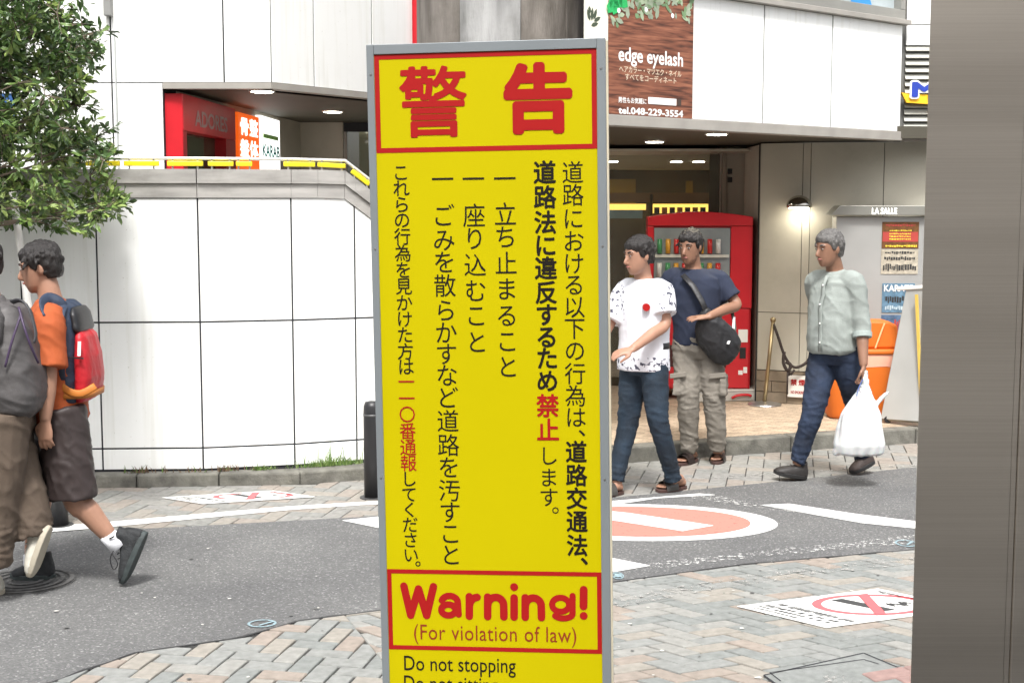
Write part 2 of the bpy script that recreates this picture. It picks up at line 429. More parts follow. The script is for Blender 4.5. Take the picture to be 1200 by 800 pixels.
def tiles_mat():
    m = bpy.data.materials.new('entrance_tiles'); m.use_nodes = True; n = m.node_tree.nodes; L = m.node_tree.links; b = n['Principled BSDF']
    tc = n.new('ShaderNodeTexCoord'); mp = n.new('ShaderNodeMapping'); mp.inputs['Rotation'].default_value = (0, 0, .45); L.new(tc.outputs['Object'], mp.inputs[0])
    br = n.new('ShaderNodeTexBrick'); br.inputs['Scale'].default_value = 5; br.inputs['Color1'].default_value = (.46, .36, .26, 1); br.inputs['Color2'].default_value = (.36, .28, .20, 1)
    br.inputs['Mortar'].default_value = (.22, .18, .14, 1); br.inputs['Mortar Size'].default_value = .014; L.new(mp.outputs[0], br.inputs['Vector'])
    nz = n.new('ShaderNodeTexNoise'); nz.inputs['Scale'].default_value = 14; L.new(tc.outputs['Object'], nz.inputs[0])
    mx = n.new('ShaderNodeMixRGB'); mx.blend_type = 'OVERLAY'; mx.inputs[0].default_value = .5; L.new(br.outputs['Color'], mx.inputs[1]); L.new(nz.outputs[0], mx.inputs[2]); L.new(mx.outputs[0], b.inputs['Base Color'])
    b.inputs['Roughness'].default_value = .6
    return m
struct('tiled_pavement', back, tiles_mat())
soil = MB()
sl = [p for p in kl if p.x < -.2]
soil.prism([Vector((p.x, p.y+.13, .075)) for p in sl]+[Vector((-.2, 10.2, .075)), Vector((-5, 10.2, .075))], Z*.09)
struct('wall_verge', soil, conc_d)

# ---- painted markings
def paint_mat(name, col, wear):
    m = bpy.data.materials.new(name); m.use_nodes = True; n = m.node_tree.nodes; L = m.node_tree.links; b = n['Principled BSDF']
    tc = n.new('ShaderNodeTexCoord'); nz = n.new('ShaderNodeTexNoise'); nz.inputs['Scale'].default_value = 32; nz.inputs['Detail'].default_value = 9; nz.inputs['Roughness'].default_value = .75
    L.new(tc.outputs['Object'], nz.inputs[0]); rp = n.new('ShaderNodeValToRGB'); rp.color_ramp.elements[0].position = wear; rp.color_ramp.elements[1].position = wear+.06
    rp.color_ramp.elements[0].color = (0, 0, 0, 1); rp.color_ramp.elements[1].color = (1, 1, 1, 1); L.new(nz.outputs[0], rp.inputs[0]); L.new(rp.outputs[0], b.inputs['Alpha'])
    b.inputs['Base Color'].default_value = (*col, 1); b.inputs['Roughness'].default_value = .7
    return m
pw = paint_mat('road_paint_white', (.72, .72, .70), .30); pw2 = paint_mat('road_paint_worn', (.62, .62, .60), .545); pw3 = paint_mat('road_paint_scuffed', (.42, .41, .385), .55)
pr = paint_mat('road_paint_red', (.52, .19, .15), .34); pr2 = paint_mat('mat_red', (.72, .12, .13), .2)
def marking(name, px, m, z=.0045, parent=None):
    mb = MB(); pts = [P(*q) for q in px]
    mb.prism([Vector((p.x, p.y, z)) for p in pts], Z*.002)
    return struct(name, mb, m, parent)
marking('road_line', ((640, 597), (716, 587.5), (819, 578.5), (838, 580), (770, 584), (640, 604)), pw)
marking('road_line', ((800, 582), (838, 580), (893, 592), (950, 601), (930, 601)), pw2)
marking('road_line', ((891, 592), (925, 590.5), (1000, 602), (1100, 614.5), (1100, 622), (1010, 613)), pw)
marking('road_line', ((760, 660), (900, 645), (1085, 626), (1085, 635), (900, 651), (762, 667)), pw2)
marking('road_line', ((640, 650), (716, 654), (762, 663), (716, 671), (640, 680)), pw)
marking('road_line', ((401, 610), (470, 603), (520, 616), (470, 624)), pw)
marking('edge_line', ((-20, 623), (120, 613), (250, 601.5), (340, 594), (430, 588.5), (540, 583), (540, 586), (430, 592), (340, 598), (250, 606.5), (120, 619), (-20, 630)), pw, .007)
marking('edge_line', ((640, 574), (723, 566.5), (900, 554.5), (1085, 543), (1085, 545.5), (900, 557.5), (723, 569.5), (640, 577)), pw3, .007)
marking('edge_line', ((716, 701), (760, 694), (870, 676), (960, 664), (1085, 651), (1085, 660), (960, 674), (870, 687), (760, 706), (716, 714)), pw3, .0085)
ne = MB(); cx_, cy_ = .74, 8.02
def ell(a, b, n=64, rot=-.05, z=0.004):
    return [Vector((cx_+a*math.cos(t)*math.cos(rot)-b*math.sin(t)*math.sin(rot), cy_+a*math.cos(t)*math.sin(rot)+b*math.sin(t)*math.cos(rot), z)) for t in (2*PI*i/n for i in range(n))]
nem = tag(thing('no_entry_marking', None, None, (cx_, cy_, 0)), kind='structure')
mb = MB(); mb.prism(ell(.84, .475), Z*.002); mb.build('white_disc', pw, nem)
mb = MB(); mb.prism(ell(.68, .385, z=.008), Z*.002); mb.build('red_disc', pr, nem)
mb = MB(); mb.prism([Vector((p.x, p.y, .012)) for p in (P(655, 594), P(738, 603), P(836, 617.5), P(800, 624), P(716, 611), P(655, 602))], Z*.002); mb.build('white_bar', pw, nem)

# ---- no smoking stickers on the paving
def floor_sign(label, L_, T_, B_, group=None):
    l, t, b = P(*L_), P(*T_), P(*B_); A = t-l; B = b-l
    o = thing('floor_sign', label, 'floor sign', (l.x, l.y, .006)); zz = .0065
    def at(a, c, z): p = l+A*a+B*c; return Vector((p.x, p.y, z))
    mb = MB(); mb.prism([at(0, 1, zz+.003), at(1, 1, zz+.003), at(1, 0, zz+.003), at(0, 0, zz+.003)], Z*.003); mb.build('sheet', paint_mat('sheet_white'+str(len(C.objects)), (.78, .78, .75), .27), o)
    mb = MB(); ca, cc = .63, .5
    n = 40
    for i in range(n):
        t0, t1 = 2*PI*i/n, 2*PI*(i+1)/n
        q = [at(ca+r*.33*math.cos(t), cc+r*.42*math.sin(t), zz+.0045) for r, t in ((1, t0), (1, t1), (.84, t1), (.84, t0))]
        mb.face(q)
    mb.build('red_ring', pr2, o)
    mb = MB(); mb.face([at(ca-.20, cc+.36, zz+.0065), at(ca-.13, cc+.36, zz+.0065), at(ca+.20, cc-.36, zz+.0065), at(ca+.13, cc-.36, zz+.0065)]); mb.build('red_slash', pr2, o)
    dk = mat('print_dark', (.05, .05, .05), .7)
    mb = MB(); mb.face([at(ca-.10, cc-.30, zz+.0055), at(ca-.02, cc-.30, zz+.0055), at(ca-.0, cc+.26, zz+.0055), at(ca-.08, cc+.26, zz+.0055)])
    for k in range(8): 
        u = ca+.06+.018*k; c_ = cc+.16-.04*math.sin(k*1.3); mb.face([at(u, c_, zz+.0055), at(u+.012, c_, zz+.0055), at(u+.012, c_-.1, zz+.0055), at(u, c_-.1, zz+.0055)])
    mb.build('cigarette', dk, o)
    mb = MB(); r2 = random.Random(3)
    for a0, h, c0, c1 in ((.24, .055, .12, .93), (.16, .04, .10, .85), (.105, .035, .10, .9), (.055, .03, .12, .6), (.95, .045, .1, .8)):
        c_ = c0
        while c_ < c1:
            w_ = .02+.03*r2.random(); hh = h*(.55+.45*r2.random())
            mb.face([at(a0-hh, c_, zz+.0045), at(a0, c_, zz+.0045), at(a0, c_+w_, zz+.0045), at(a0-hh, c_+w_, zz+.0045)]); c_ += w_+.014
            if r2.random() < .2: c_ += .04
    tag(mb.build('fine_print', dk, o), kind='stuff')
    return o
floor_sign('no smoking sticker on the near paving beside the steel pillar', (863.8, 711.9), (1028.8, 691.3), (968, 737))
floor_sign('faded no smoking sticker on the far paving before the white wall', (190, 584), (320, 576), (237.5, 591.5))

# ---- manhole cover, chalk marks, utility cover
mc = thing('manhole_cover', 'round iron manhole cover in the asphalt under the walkers feet', 'manhole cover', P(30, 681))
c0 = P(30, 681); iron = mat('cast_iron', (.10, .10, .098), .6, .3, 40, metal=.3)
mb = MB(); mb.tube([c0-Z*.01, c0+Z*.004], .245, 40); mb.build('plate', iron, mc)
for r in (.235, .19, .14, .09):
    mb = MB(); n = 48
    for i in range(n):
        a, b = 2*PI*i/n, 2*PI*(i+1)/n
        mb.face([c0+Vector((math.cos(t)*q, math.sin(t)*q, .009)) for q, t in ((r, a), (r, b), (r-.022, b), (r-.022, a))])
    mb.build('raised_ring', mat('iron_worn', (.12, .118, .115), .7, .3, 40), mc)
def chalk(px, py, rx, ry, label, blob=False):
    c = P(px, py); mb = MB(); n = 26
    R_ = abs(P(px+rx, py).x-c.x); F_ = abs(P(px, py-ry).y-c.y)
    for i in range(n):
        a, b = 2*PI*i/n, 2*PI*(i+1)/n; k = .8+.2*noise.noise(Vector((i*.7, 0, 0)))
        mb.face([c+Vector((math.cos(t)*q*R_, math.sin(t)*q*F_, .005)) for q, t in ((1, a), (1, b), (.90*k+.08, b), (.90*k+.08, a))])
    mb.face([c+Vector((R_*a, F_*b, .0055)) for a, b in ((-.2, -.5), (-.05, -.6), (.75, .35), (.55, .5))])
    if blob: mb.face([c+Vector((R_*a, F_*b, .006)) for a, b in ((-.7, -.4), (.6, -.5), (.7, .4), (-.4, .6))])
    tag(mb.build('chalk_mark', mat('pale_blue_chalk', (.24, .33, .36), .9, .2, 60)), label, 'chalk mark')
chalk(307, 731, 17, 4.5, 'pale blue oval chalk mark on the asphalt left of the sign')
chalk(724, 675, 7, 4, 'small blue chalk blob at the asphalt edge right of the sign', True)
chalk(1062, 637, 13, 4, 'faint blue chalk ring on the asphalt by the steel pillar')
uc = thing('utility_cover', 'stone utility cover with dark metal rim flush in the near paving', 'utility cover', P(1000, 785))
q = [P(*k) for k in ((895, 793), (1012, 767), (1050, 783), (1110, 806), (960, 840))]
mb = MB(); mb.prism([Vector((p.x, p.y, .008)) for p in q][::-1], Z*.01); mb.build('infill', PV[1], uc)
def strip_line(mb, pts, w_, z):
    for a, b in zip(pts, pts[1:]):
        d = (b-a).normalized(); nn = Vector((-d.y, d.x, 0))*w_/2; mb.face([Vector((p.x, p.y, z)) for p in (a-nn, b-nn, b+nn, a+nn)])
mb = MB(); strip_line(mb, [q[4], q[0], q[1], q[2], q[3]], .008, .0095)
strip_line(mb, [P(915, 800), P(902, 790), P(1012, 774.5), P(1030, 780)], .006, .0095); mb.build('rim', joint, uc)
rp_ = MB()
for i in range(5):
    for j in range(4):
        a = P(1010, 792)+Vector((.92, .39, 0))*(.205*i+(.1 if j % 2 else 0))+Vector((.3, -.9, 0))*.102*j
        p = [(a.x, a.y), (a.x+.185, a.y+.079), (a.x+.185+.03, a.y+.079-.088), (a.x+.03, a.y-.088)]
        paver_mesh(rp_, ccw(p), .014)
tag(rp_.build('red_paving', mat('paver_red', (.28, .185, .165), .85, .15, 25)), kind='structure')
mb = MB(); c = P(988, 801); mb.tube([c+Z*.009, c+Z*.0125], .085, 24); struct('white_ground_patch', mb, pw3)

# gum spots and paper bits trodden into the paving
rg_ = random.Random(9); gm_ = MB()
for i in range(70):
    px, py = rg_.uniform(60, 1060), rg_.uniform(640, 800); c = P(px, py); r = rg_.uniform(.004, .013); n = 7
    gm_.face([Vector((c.x+r*math.cos(2*PI*k/n)*rg_.uniform(.6, 1.3), c.y+r*math.sin(2*PI*k/n)*rg_.uniform(.6, 1.3), .0072)) for k in range(n)], 0 if rg_.random() < .45 else 1)
tag(gm_.build('gum_spots', [mat('pale_litter', (.55, .54, .5), .8), mat('old_gum', (.10, .10, .095), .8)], None), kind='structure')
# ================================================================ ADDED UNSEEN BEHIND THE VIEWER FOR REFLECTION AND SHADE
ob_ = thing('added_building', 'unseen brown tiled building added behind the viewer for reflections', 'building', (2, -11, 0))  # unseen block added to replace bright sky in the steel pillar's reflection
btile = mat('brown_tile_wall', (.56, .49, .42), .6, .2, 3); bwin = mat('dark_window', (.06, .07, .08), .15)
mb = MB(); mb.box((3, -17, 4.5), (34, 6, 9)); mb.build('wall', btile, ob_)
for r in range(2):
    for i in range(9):
        mb = MB(); mb.box((-11+i*3.5, -13.97, 2.2+r*3), (2.2, .08, 1.5)); mb.build('window', bwin, ob_)
ca_ = thing('added_canopy', 'unseen flat canopy roof added behind the viewer to cast shade', 'canopy', (2, -5, 0))  # unseen roof added to shade the ground mirrored in the steel pillar
mb = MB(); mb.box((2, -5.2, 6.3), (26, 4, .25)); mb.build('roof', mat('canopy_grey', (.12, .115, .11), .7), ca_)
for x_ in (-7, 9): mb = MB(); mb.box((x_, -5, 3.08), (.4, .4, 6.16)); mb.build('post', steel, ca_)
mb = MB(); mb.box((3, -13.6, 3.35), (34, 1.2, .35)); mb.build('canopy', conc, ob_)
# ================================================================ LOW STAIR WALL ON THE LEFT
wallt = thing('stair_wall', 'white panelled curving stair wall with grey metal coping, behind the far pavement', 'wall', (-2.5, 9.2, 0))
wp = [(-5.4, 9.12), (-4.66, 9.115), (-3.97, 9.11), (-3.28, 9.115), (-2.773, 9.128), (-2.10, 9.160), (-1.50, 9.31), (-1.155, 9.45), (-1.09, 9.48), (-.60, 9.72)]
def topz(x): return 1.932 if x < -1.16 else 1.932-.80*(x+1.16)
core = MB(); capl = MB(); capu = MB()
for i, (a, b) in enumerate(zip(wp, wp[1:])):
    W = Wall(a, b); za, zb = topz(a[0]), topz(b[0])
    W.poly(core, [(0, .0), (W.len, .0), (W.len, zb), (0, za)], -.28, -.006)
    rows = [(.095, .243), (.243, 1.10), (1.10, None)]
    pan_group = 0 if i not in (6, 7) else 1
    if i == 7: continue
    if i == 6:      # one panel spans the corner at the top of the slope
        W2 = Wall(wp[6], wp[8])
        for z0, z1 in rows:
            mb = MB(); z1 = z1 or 9
            pts = [(.006, z0+.006), (W2.len-.006, z0+.006), (W2.len-.006, min(z1-.006, topz(wp[8][0])-.003)), (W2.len*.84, min(z1-.006, 1.929)), (.006, min(z1-.006, 1.929))]
            W2.poly(mb, pts, -.018, .002); mb.build('wall_panel', white_pan, wallt, bevel=.002)
    else:
        for z0, z1 in rows:
            mb = MB()
            ta, tb = (min(z1 or 9, za), min(z1 or 9, zb)) if z1 else (za, zb)
            if tb <= z0+.02: continue
            W.poly(mb, [(.006, z0+.006), (W.len-.006, z0+.006), (W.len-.006, tb-.006), (.006, ta-.006)], -.018, .002)
            mb.build('wall_panel', white_pan, wallt, bevel=.002)
core.build('wall_core', joint, wallt)
segs = [(wp[0], wp[3]), (wp[3], wp[5]), (wp[5], (-1.33, 9.38)), ((-1.33, 9.38), wp[7]), (wp[7], wp[9])]
for a, b in segs:
    W = Wall(a, b); za, zb = topz(a[0]), topz(b[0])
    # follow the wall's own bend inside a long stretch
    pl = [p for p in wp if a[0] < p[0] < b[0]]; pts = [a]+pl+[b]; m1 = MB(); m2 = MB()
    for k, (p, q) in enumerate(zip(pts, pts[1:])):
        V = Wall(p, q); ya, yb = topz(p[0]), topz(q[0]); e = .002 if k == len(pts)-2 else 0
        V.poly(m1, [(0, ya), (V.len-e, yb), (V.len-e, yb+.095), (0, ya+.095)], -.30, .012)
        V.poly(m2, [(0, ya+.097), (V.len-e, yb+.097), (V.len-e, yb+.19), (0, ya+.19)], -.32, .03)
    m1.build('lower_coping', cap_m, wallt); m2.build('upper_coping', cap_m, wallt)
# thin rail with yellow boxes on brackets
rail = MB(); rpts = [Vector((p[0], p[1]+.06, topz(p[0])+.262)) for p in (wp[0], wp[3], wp[5], wp[6], wp[7], wp[9])]
rail.tube(rpts, .011, 8); rl = rail.build('handrail', mat('pale_metal', (.70, .70, .66), .35, .05, metal=.4), wallt, smooth=True)
ybox = mat('yellow_box', (.85, .70, .02), .4, .08)
def yb(x0, x1):
    def w(px):
        best = None
        for a, b in zip(wp, wp[1:]):
            W = Wall(a, b); u, z = W.hit(px, 195)
            if -1e-6 <= u <= W.len+.02: best = W.at(u, 0)
        return best
    a, b = w(x0), w(x1)
    if a is None or b is None: return
    za, zb = topz(a.x)+.228, topz(b.x)+.228; d = (Vector((b.x, b.y, zb))-Vector((a.x, a.y, za)))
    c = (a+b)/2+Y*.05; mb = MB(); mb.box((c.x, c.y, (za+zb)/2), (d.length, .03, .034), d.normalized(), Y, d.normalized().cross(Y)*-1)
    mb.build('yellow_box', ybox, wallt, bevel=.006)
    for t in (.15, .85):
        p = a+(b-a)*t+Y*.05; zz = za+(zb-za)*t; mb = MB(); mb.tube([Vector((p.x, p.y, zz-.04)), Vector((p.x, p.y, zz+.03))], .006, 6); mb.build('bracket', steel, wallt)
for a, b in ((60, 92), (98, 138), (143, 184), (194, 236), (242, 272), (275, 294), (331, 368), (371, 404), (411, 432)): yb(a, b)
# ================================================================ UPPER BUILDING ON THE LEFT
bl = thing('panel_building', 'white panelled building with a covered terrace behind the stair wall', 'building', (-2.5, 11, 0))
YL = 10.6; ZS = 2.77
WL = Wall((-6, YL), (-1.84, YL)); WR = Wall((-1.84, YL), (-.86, 12.05))
cr = MB()
def u_of(px): return WL.hit(px, 60)[0]
WL.slab(cr, 0, WL.len, ZS+.02, 6, -.4, -.007); WR.slab(cr, 0, WR.len, ZS+.02, 6, -.4, -.007)
WL.slab(cr, 0, u_of(190), -.02, ZS+.02, -.4, -.007)
cr.build('wall_core', joint, bl)
us = [0, 1.2, u_of(40), u_of(130), u_of(262), WL.len]
zb0 = WL.hit(200, 97)[1]
for u0, u1 in zip(us, us[1:]):
    mb = MB(); WL.slab(mb, u0+.006, u1-.006, zb0+.004, 3.9, -.02, .0); mb.build('facade_panel', white_pan, bl, bevel=.002)
us2 = [0, 1.2, u_of(40), u_of(130), u_of(190)]
for u0, u1 in zip(us2, us2[1:]):
    for z0, z1 in ((0.1, 1.3), (1.3, zb0)):
        mb = MB(); WL.slab(mb, u0+.006, u1-.006, z0+.004, z1-.004, -.02, .0); mb.build('facade_panel', white_pan, bl, bevel=.002)
ur = [0, WR.hit(368, 50)[0], WR.hit(436, 50)[0], WR.len]
for u0, u1 in zip(ur, ur[1:]):
    mb = MB(); WR.slab(mb, u0+.007, u1-.007, zb0+.004, 3.9, -.02, .0); mb.build('facade_panel', white_pan, bl, bevel=.002)
tr = MB(); WL.slab(tr, u_of(190)+.0, WL.len, ZS, zb0, -.1, .012); WR.slab(tr, 0, WR.len, ZS, zb0, -.1, .012); tr.build('soffit_trim', trim_m, bl)
mb = MB(); mb.prism([Vector(p) for p in ((-2.72, YL+.1, ZS+.02), (-1.84, YL+.1, ZS+.02), (-.9, 12.1, ZS+.02), (-.4, 16.6, ZS+.02), (-2.9, 16.6, ZS+.02))][::-1], Z*-.1); mb.build('soffit', soffit_m, bl)
mb = MB(); mb.prism([Vector(p) for p in ((-2.72, 9.8, 1.3), (-.6, 10.05, 1.3), (-.2, 16.6, 1.3), (-2.9, 16.6, 1.3))], Z*1.3); mb.build('terrace_floor', conc, bl)
sw = Wall((-2.72, YL-.0), (-2.33, 15.2))
for k in range(4):
    mb = MB(); sw.slab(mb, 4.65*k/4+.004, 4.65*(k+1)/4-.004, 1.3, ZS+.02, -.3, 0); mb.build('recess_panel', beige, bl)
bw = Wall((-2.36, 15.2), (-.3, 15.2)); ux = bw.hit(403, 160)[0]
mb = MB(); bw.slab(mb, -.2, ux-.01, 1.3, ZS+.02, -.3, 0); mb.build('recess_panel', beige, bl)
mb = MB(); bw.slab(mb, ux, bw.len, 1.3, ZS+.02, -1.6, -1.5); mb.build('lobby_wall', mat('olive_wall', (.22, .22, .13), .6), bl)
mb = MB(); bw.slab(mb, ux, bw.len, 1.3, ZS-.08, -.03, -.02); mb.build('lobby_window', mat('tinted_glass', (.28, .30, .22), .05, 0, alpha=.45), bl)
mb = MB(); bw.slab(mb, ux, bw.len, ZS-.08, ZS+.018, -.06, .0); mb.build('window_head', joint, bl)
mb = MB(); bw.slab(mb, ux, ux+.03, 1.3, ZS-.081, -.05, .01); mb.build('window_post', trim_m, bl)
def downlight(px, py, zs, parent, r=.075, n='downlight'):
    p = P(px, py, zs); mb = MB(); mb.tube([p-Z*.012, p+Z*.02], r*1.22, 24); o = mb.build(n, mat('lamp_ring', (.6, .58, .52), .4), parent, smooth=False)
    mb = MB(); mb.tube([p-Z*.016, p-Z*.013], r, 24); mb.build('lamp_disc', glow, o)
    return p
for q_ in ((390, 128), (307, 104)):
    p = downlight(q_[0], q_[1]+2, ZS+.02, bl, .085)
# red end strip of the fascia and cable fitting
mb = MB(); WR.slab(mb, WR.len+.002, WR.len+.03, ZS, 3.9, -.2, .05); mb.build('edge_strip', red_p, bl)
cf = thing('wall_fitting', 'grey box fitting with a thin cable down the white panels, upper left', 'wall fitting', WL.at(u_of(130), 3.2, .04))
mb = MB(); WL.slab(mb, u_of(125.5), u_of(134), WL.hit(130, 20)[1], 3.8, .0, .07); mb.build('housing', mat('grey_box', (.25, .25, .24), .5), cf, bevel=.006)
mb = MB(); mb.tube([WL.at(u_of(135), 3.2, .012), WL.at(u_of(136), 1.9, .012)], .006, 6); mb.build('cable', mat('grey_cable', (.45, .47, .46), .5), cf)
# ---- red shop front
rs = thing('red_shopfront', 'glossy red shop front with grey lettering under the left soffit', 'shop front', (-2.6, 11, 1.3))
A0 = Vector((-2.74, 10.66)); A1 = Vector((-2.54, 10.7)); 
W = Wall((-2.715, 10.64), (-2.545, 10.66)); mb = MB(); W.slab(mb, 0, W.len, 1.3, 2.74, -.2, 0); mb.build('front_pier', red_p, rs, bevel=.005)
SWf = Wall((-2.54, 10.665), (-2.475, 12.35))
mb = MB(); SWf.slab(mb, 0, SWf.len, 2.46, 2.74, -.15, 0); mb.build('header', red_p, rs, bevel=.004)
for ua0, ub0 in ((0, .1), (SWf.len-.35, SWf.len)):
    mb = MB(); SWf.slab(mb, ua0, ub0, 1.3, 2.458, -.15, -.002); mb.build('side_pier', mat('dark_red', (.33, .01, .015), .4), rs)
mb = MB(); SWf.slab(mb, .1, SWf.len-.35, 1.3, 2.458, -.14, -.1); mb.build('window', mat('dark_glass', (.05, .055, .035), .06), rs)
mb = MB(); SWf.slab(mb, .2, .75, 1.6, 2.16, -.098, -.09); mb.build('window_poster', mat('olive_poster', (.30, .25, .05), .5), rs)
mb = MB(); u0, z0 = SWf.hit(228, 138); u1, z1 = SWf.hit(266, 145); fit(mb, 'ADORES', SWf.at(u0, 2.51, .004), SWf.R, Z, u1-u0, .13, .02); mb.build('lettering', mat('grey_letters', (.42, .26, .26), .4), rs)
def vsign(name, label, x0, x1, ztop, zbot, m, chars, cm, em, col2=None, strength=0):
    pass
os_ = Wall((-2.47, 12.45), (-2.43, 13.25))
o = thing('vertical_sign', 'orange vertical sign with white Japanese characters beside the red shop front', 'sign', (-2.45, 12.8, 1.3))
mb = MB(); os_.slab(mb, 0, os_.len, 1.35, 2.72, -.05, 0); mb.build('board', mat('orange_lit', (.90, .13, .01), .5, .02, emit=.35), o)
mb = MB(); em = .52
for ch, uf, zc in (('骨', .27, 2.60), ('整', .72, 2.60), ('盤', .27, 2.40), ('体', .72, 2.40)):
    put(mb, glyph(ch), os_.at(os_.len*uf, zc, .004), os_.R, Z, .34, .17, KCX, KCY, 0, .03)
mb.build('lettering', mat('lit_white', (1, .96, .9), .5, 0, emit=.8), o)
ws_ = Wall((-2.43, 13.35), (-2.40, 14.25))
o = thing('vertical_sign', 'white lit sign with green lettering right of the orange sign', 'sign', (-2.41, 13.8, 1.3))
mb = MB(); ws_.slab(mb, 0, ws_.len, 1.35, 2.75, -.05, 0); mb.build('board', mat('white_lit', (1, .99, .95), .5, .01, emit=.7), o)
mb = MB(); fit(mb, 'KARAB', ws_.at(.05, 2.36, .004), ws_.R, Z, ws_.len*.9, .12, .03); mb.build('lettering', mat('teal_ink', (.03, .30, .30), .5), o)
mb = MB(); ws_.slab(mb, .1, ws_.len-.1, 2.54, 2.58, .0, .004); mb.build('green_band', mat('green_ink', (.35, .7, .2), .5), o)
bs = thing('blue_sign', 'blue sign with a white mark half hidden behind the tree leaves', 'sign', WL.at(u_of(6), 2.6, .03))
mb = MB(); WL.slab(mb, u_of(-40), u_of(17), WL.hit(5, 146)[1], WL.hit(5, 110)[1], 0.0, .05); mb.build('board', mat('blue_paint', (.03, .10, .28), .4), bs, bevel=.004)
mb = MB(); WL.slab(mb, u_of(-40), u_of(17), WL.hit(5, 156)[1], WL.hit(5, 147)[1], 0.0, .05); mb.build('green_strip', mat('lime_paint', (.35, .45, .05), .4), bs)
mb = MB(); WL.slab(mb, u_of(9), u_of(12), WL.hit(5, 130)[1], WL.hit(5, 118)[1], .05, .054); mb.build('white_mark', whiteink, bs)

# ================================================================ CONCRETE COLUMN BEHIND THE SIGN
cm = thing('concrete_column', 'thick weathered round concrete column rising behind the warning sign', 'column', (-.08, 10.3, .12))
colm = mat('column_concrete', (.125, .108, .09), .85, .35, 2.2, bump=.5, bscale=30, stain=.45, stretch=(3.2, 3.2, .55), col2=(.22, .20, .18))
for k, (a0, a1, z0) in enumerate(((200, 243, .1), (243, 283, .1), (283, 318, .1), (318, 360, .1), (0, 60, .1), (60, 130, .1), (130, 200, .1))):
    mb = MB(); n = 12; r1 = .625+(.006 if k % 2 else 0); a0r, a1r = math.radians(a0+.25), math.radians(a1-.25)
    o_ = [Vector((-.08+r1*math.cos(a0r+(a1r-a0r)*i/n), 10.3+r1*math.sin(a0r+(a1r-a0r)*i/n), 5.2)) for i in range(n+1)]
    i_ = [Vector((-.08+.56*math.cos(a0r+(a1r-a0r)*i/n), 10.3+.56*math.sin(a0r+(a1r-a0r)*i/n), 5.2)) for i in range(n, -1, -1)]
    mb.prism(o_+i_, Z*5.1); mb.build('cladding', [colm, mat('column_pale', (.20, .20, .195), .85, .3, 2.2, bump=.5, bscale=30, stain=.35, stretch=(3.2, 3.2, .55), col2=(.32, .32, .315))][k == 1], cm)
mb = MB(); mb.tube([(-.08, 10.3, .1), (-.08, 10.3, 5.2)], .558, 24); mb.build('core', joint, cm)

# ================================================================ SHOP BUILDING ON THE RIGHT
br = thing('shop_building', 'building with white fascia panels over a dim recessed shop entrance', 'building', (2, 12, .12))
ZR = 2.42
F0 = Q(684, 148, 9.2); FW = Wall((.49, 9.22), (3.25, 11.55))
zt = FW.hit(900, 13)[1]; zt = 3.37
lip = .075
core = MB(); FW.slab(core, .32, FW.len-.02, ZR+.03, zt+.02, -.3, -.007); FW.slab(core, .32, FW.len-.02, zt+.021, 4.2, -.4, -.11); core.build('fascia_core', joint, br)
mb = MB(); FW.slab(mb, 0, FW.len+.01, ZR, ZR+lip, -.1, .02); mb.build('soffit_trim', trim_m, br, bevel=.004)
fu = [FW.hit(811, 80)[0], FW.hit(895, 80)[0], FW.hit(975, 80)[0], FW.len]
for u0, u1 in zip(fu, fu[1:]):
    mb = MB(); FW.slab(mb, u0+.007, u1-.007, ZR+lip+.003, zt-.003, -.02, 0); mb.build('fascia_panel', white_pan, br, bevel=.002)
mb = MB(); FW.slab(mb, 0, fu[0]-.004, zt, 4.1, -.02, -.004); mb.build('fascia_panel', white_pan, br)
# window band over the fascia
mb = MB(); FW.slab(mb, fu[0]-.1, FW.len+.05, zt, zt+.04, -.1, .05); mb.build('window_sill', trim_m, br, bevel=.004)
mb = MB(); FW.slab(mb, fu[0]-.1, FW.len+.0, zt+.043, zt+.12, -.1, .02); FW.slab(mb, FW.len-.06, FW.len, zt+.122, 4.1, -.1, .02); mb.build('window_frame', mat('alu_frame', (.36, .35, .32), .35, .06, metal=.6), br, bevel=.003)
mb = MB(); FW.slab(mb, fu[0]-.1, FW.len-.062, zt+.123, 4.1, -.06, -.05); mb.build('window_pane', mat('window_sky', (.42, .48, .50), .08, .1), br)
# window graphics : a blue shape and grey arcs stuck on the glass
wg = thing('window_graphic', 'blue and grey graphic on the upper window at the top right', 'window graphic', FW.at(FW.len-.3, zt+.2, 0))
def fpt(px, py, n=0): u, z = FW.hit(px, py); return FW.at(u, z, n)
mb = MB(); mb.face([fpt(*k, -.045) for k in ((998, 14), (1007, -12), (1022, -12), (1030, 15))]); mb.build('blue_shape', mat('blue_film', (.03, .25, .62), .3), wg)
mb = MB(); n = 14
for i in range(n):
    a, b = PI+PI*i/n, PI+PI*(i+1)/n
    f_ = lambda t, r: fpt(962+32*r*math.cos(t), -14-20*r*math.sin(t), -.046)
    mb.face([f_(a, 1), f_(b, 1), f_(b, .82), f_(a, .82)])
mb.build('grey_arc', mat('grey_film', (.16, .18, .19), .3), wg)
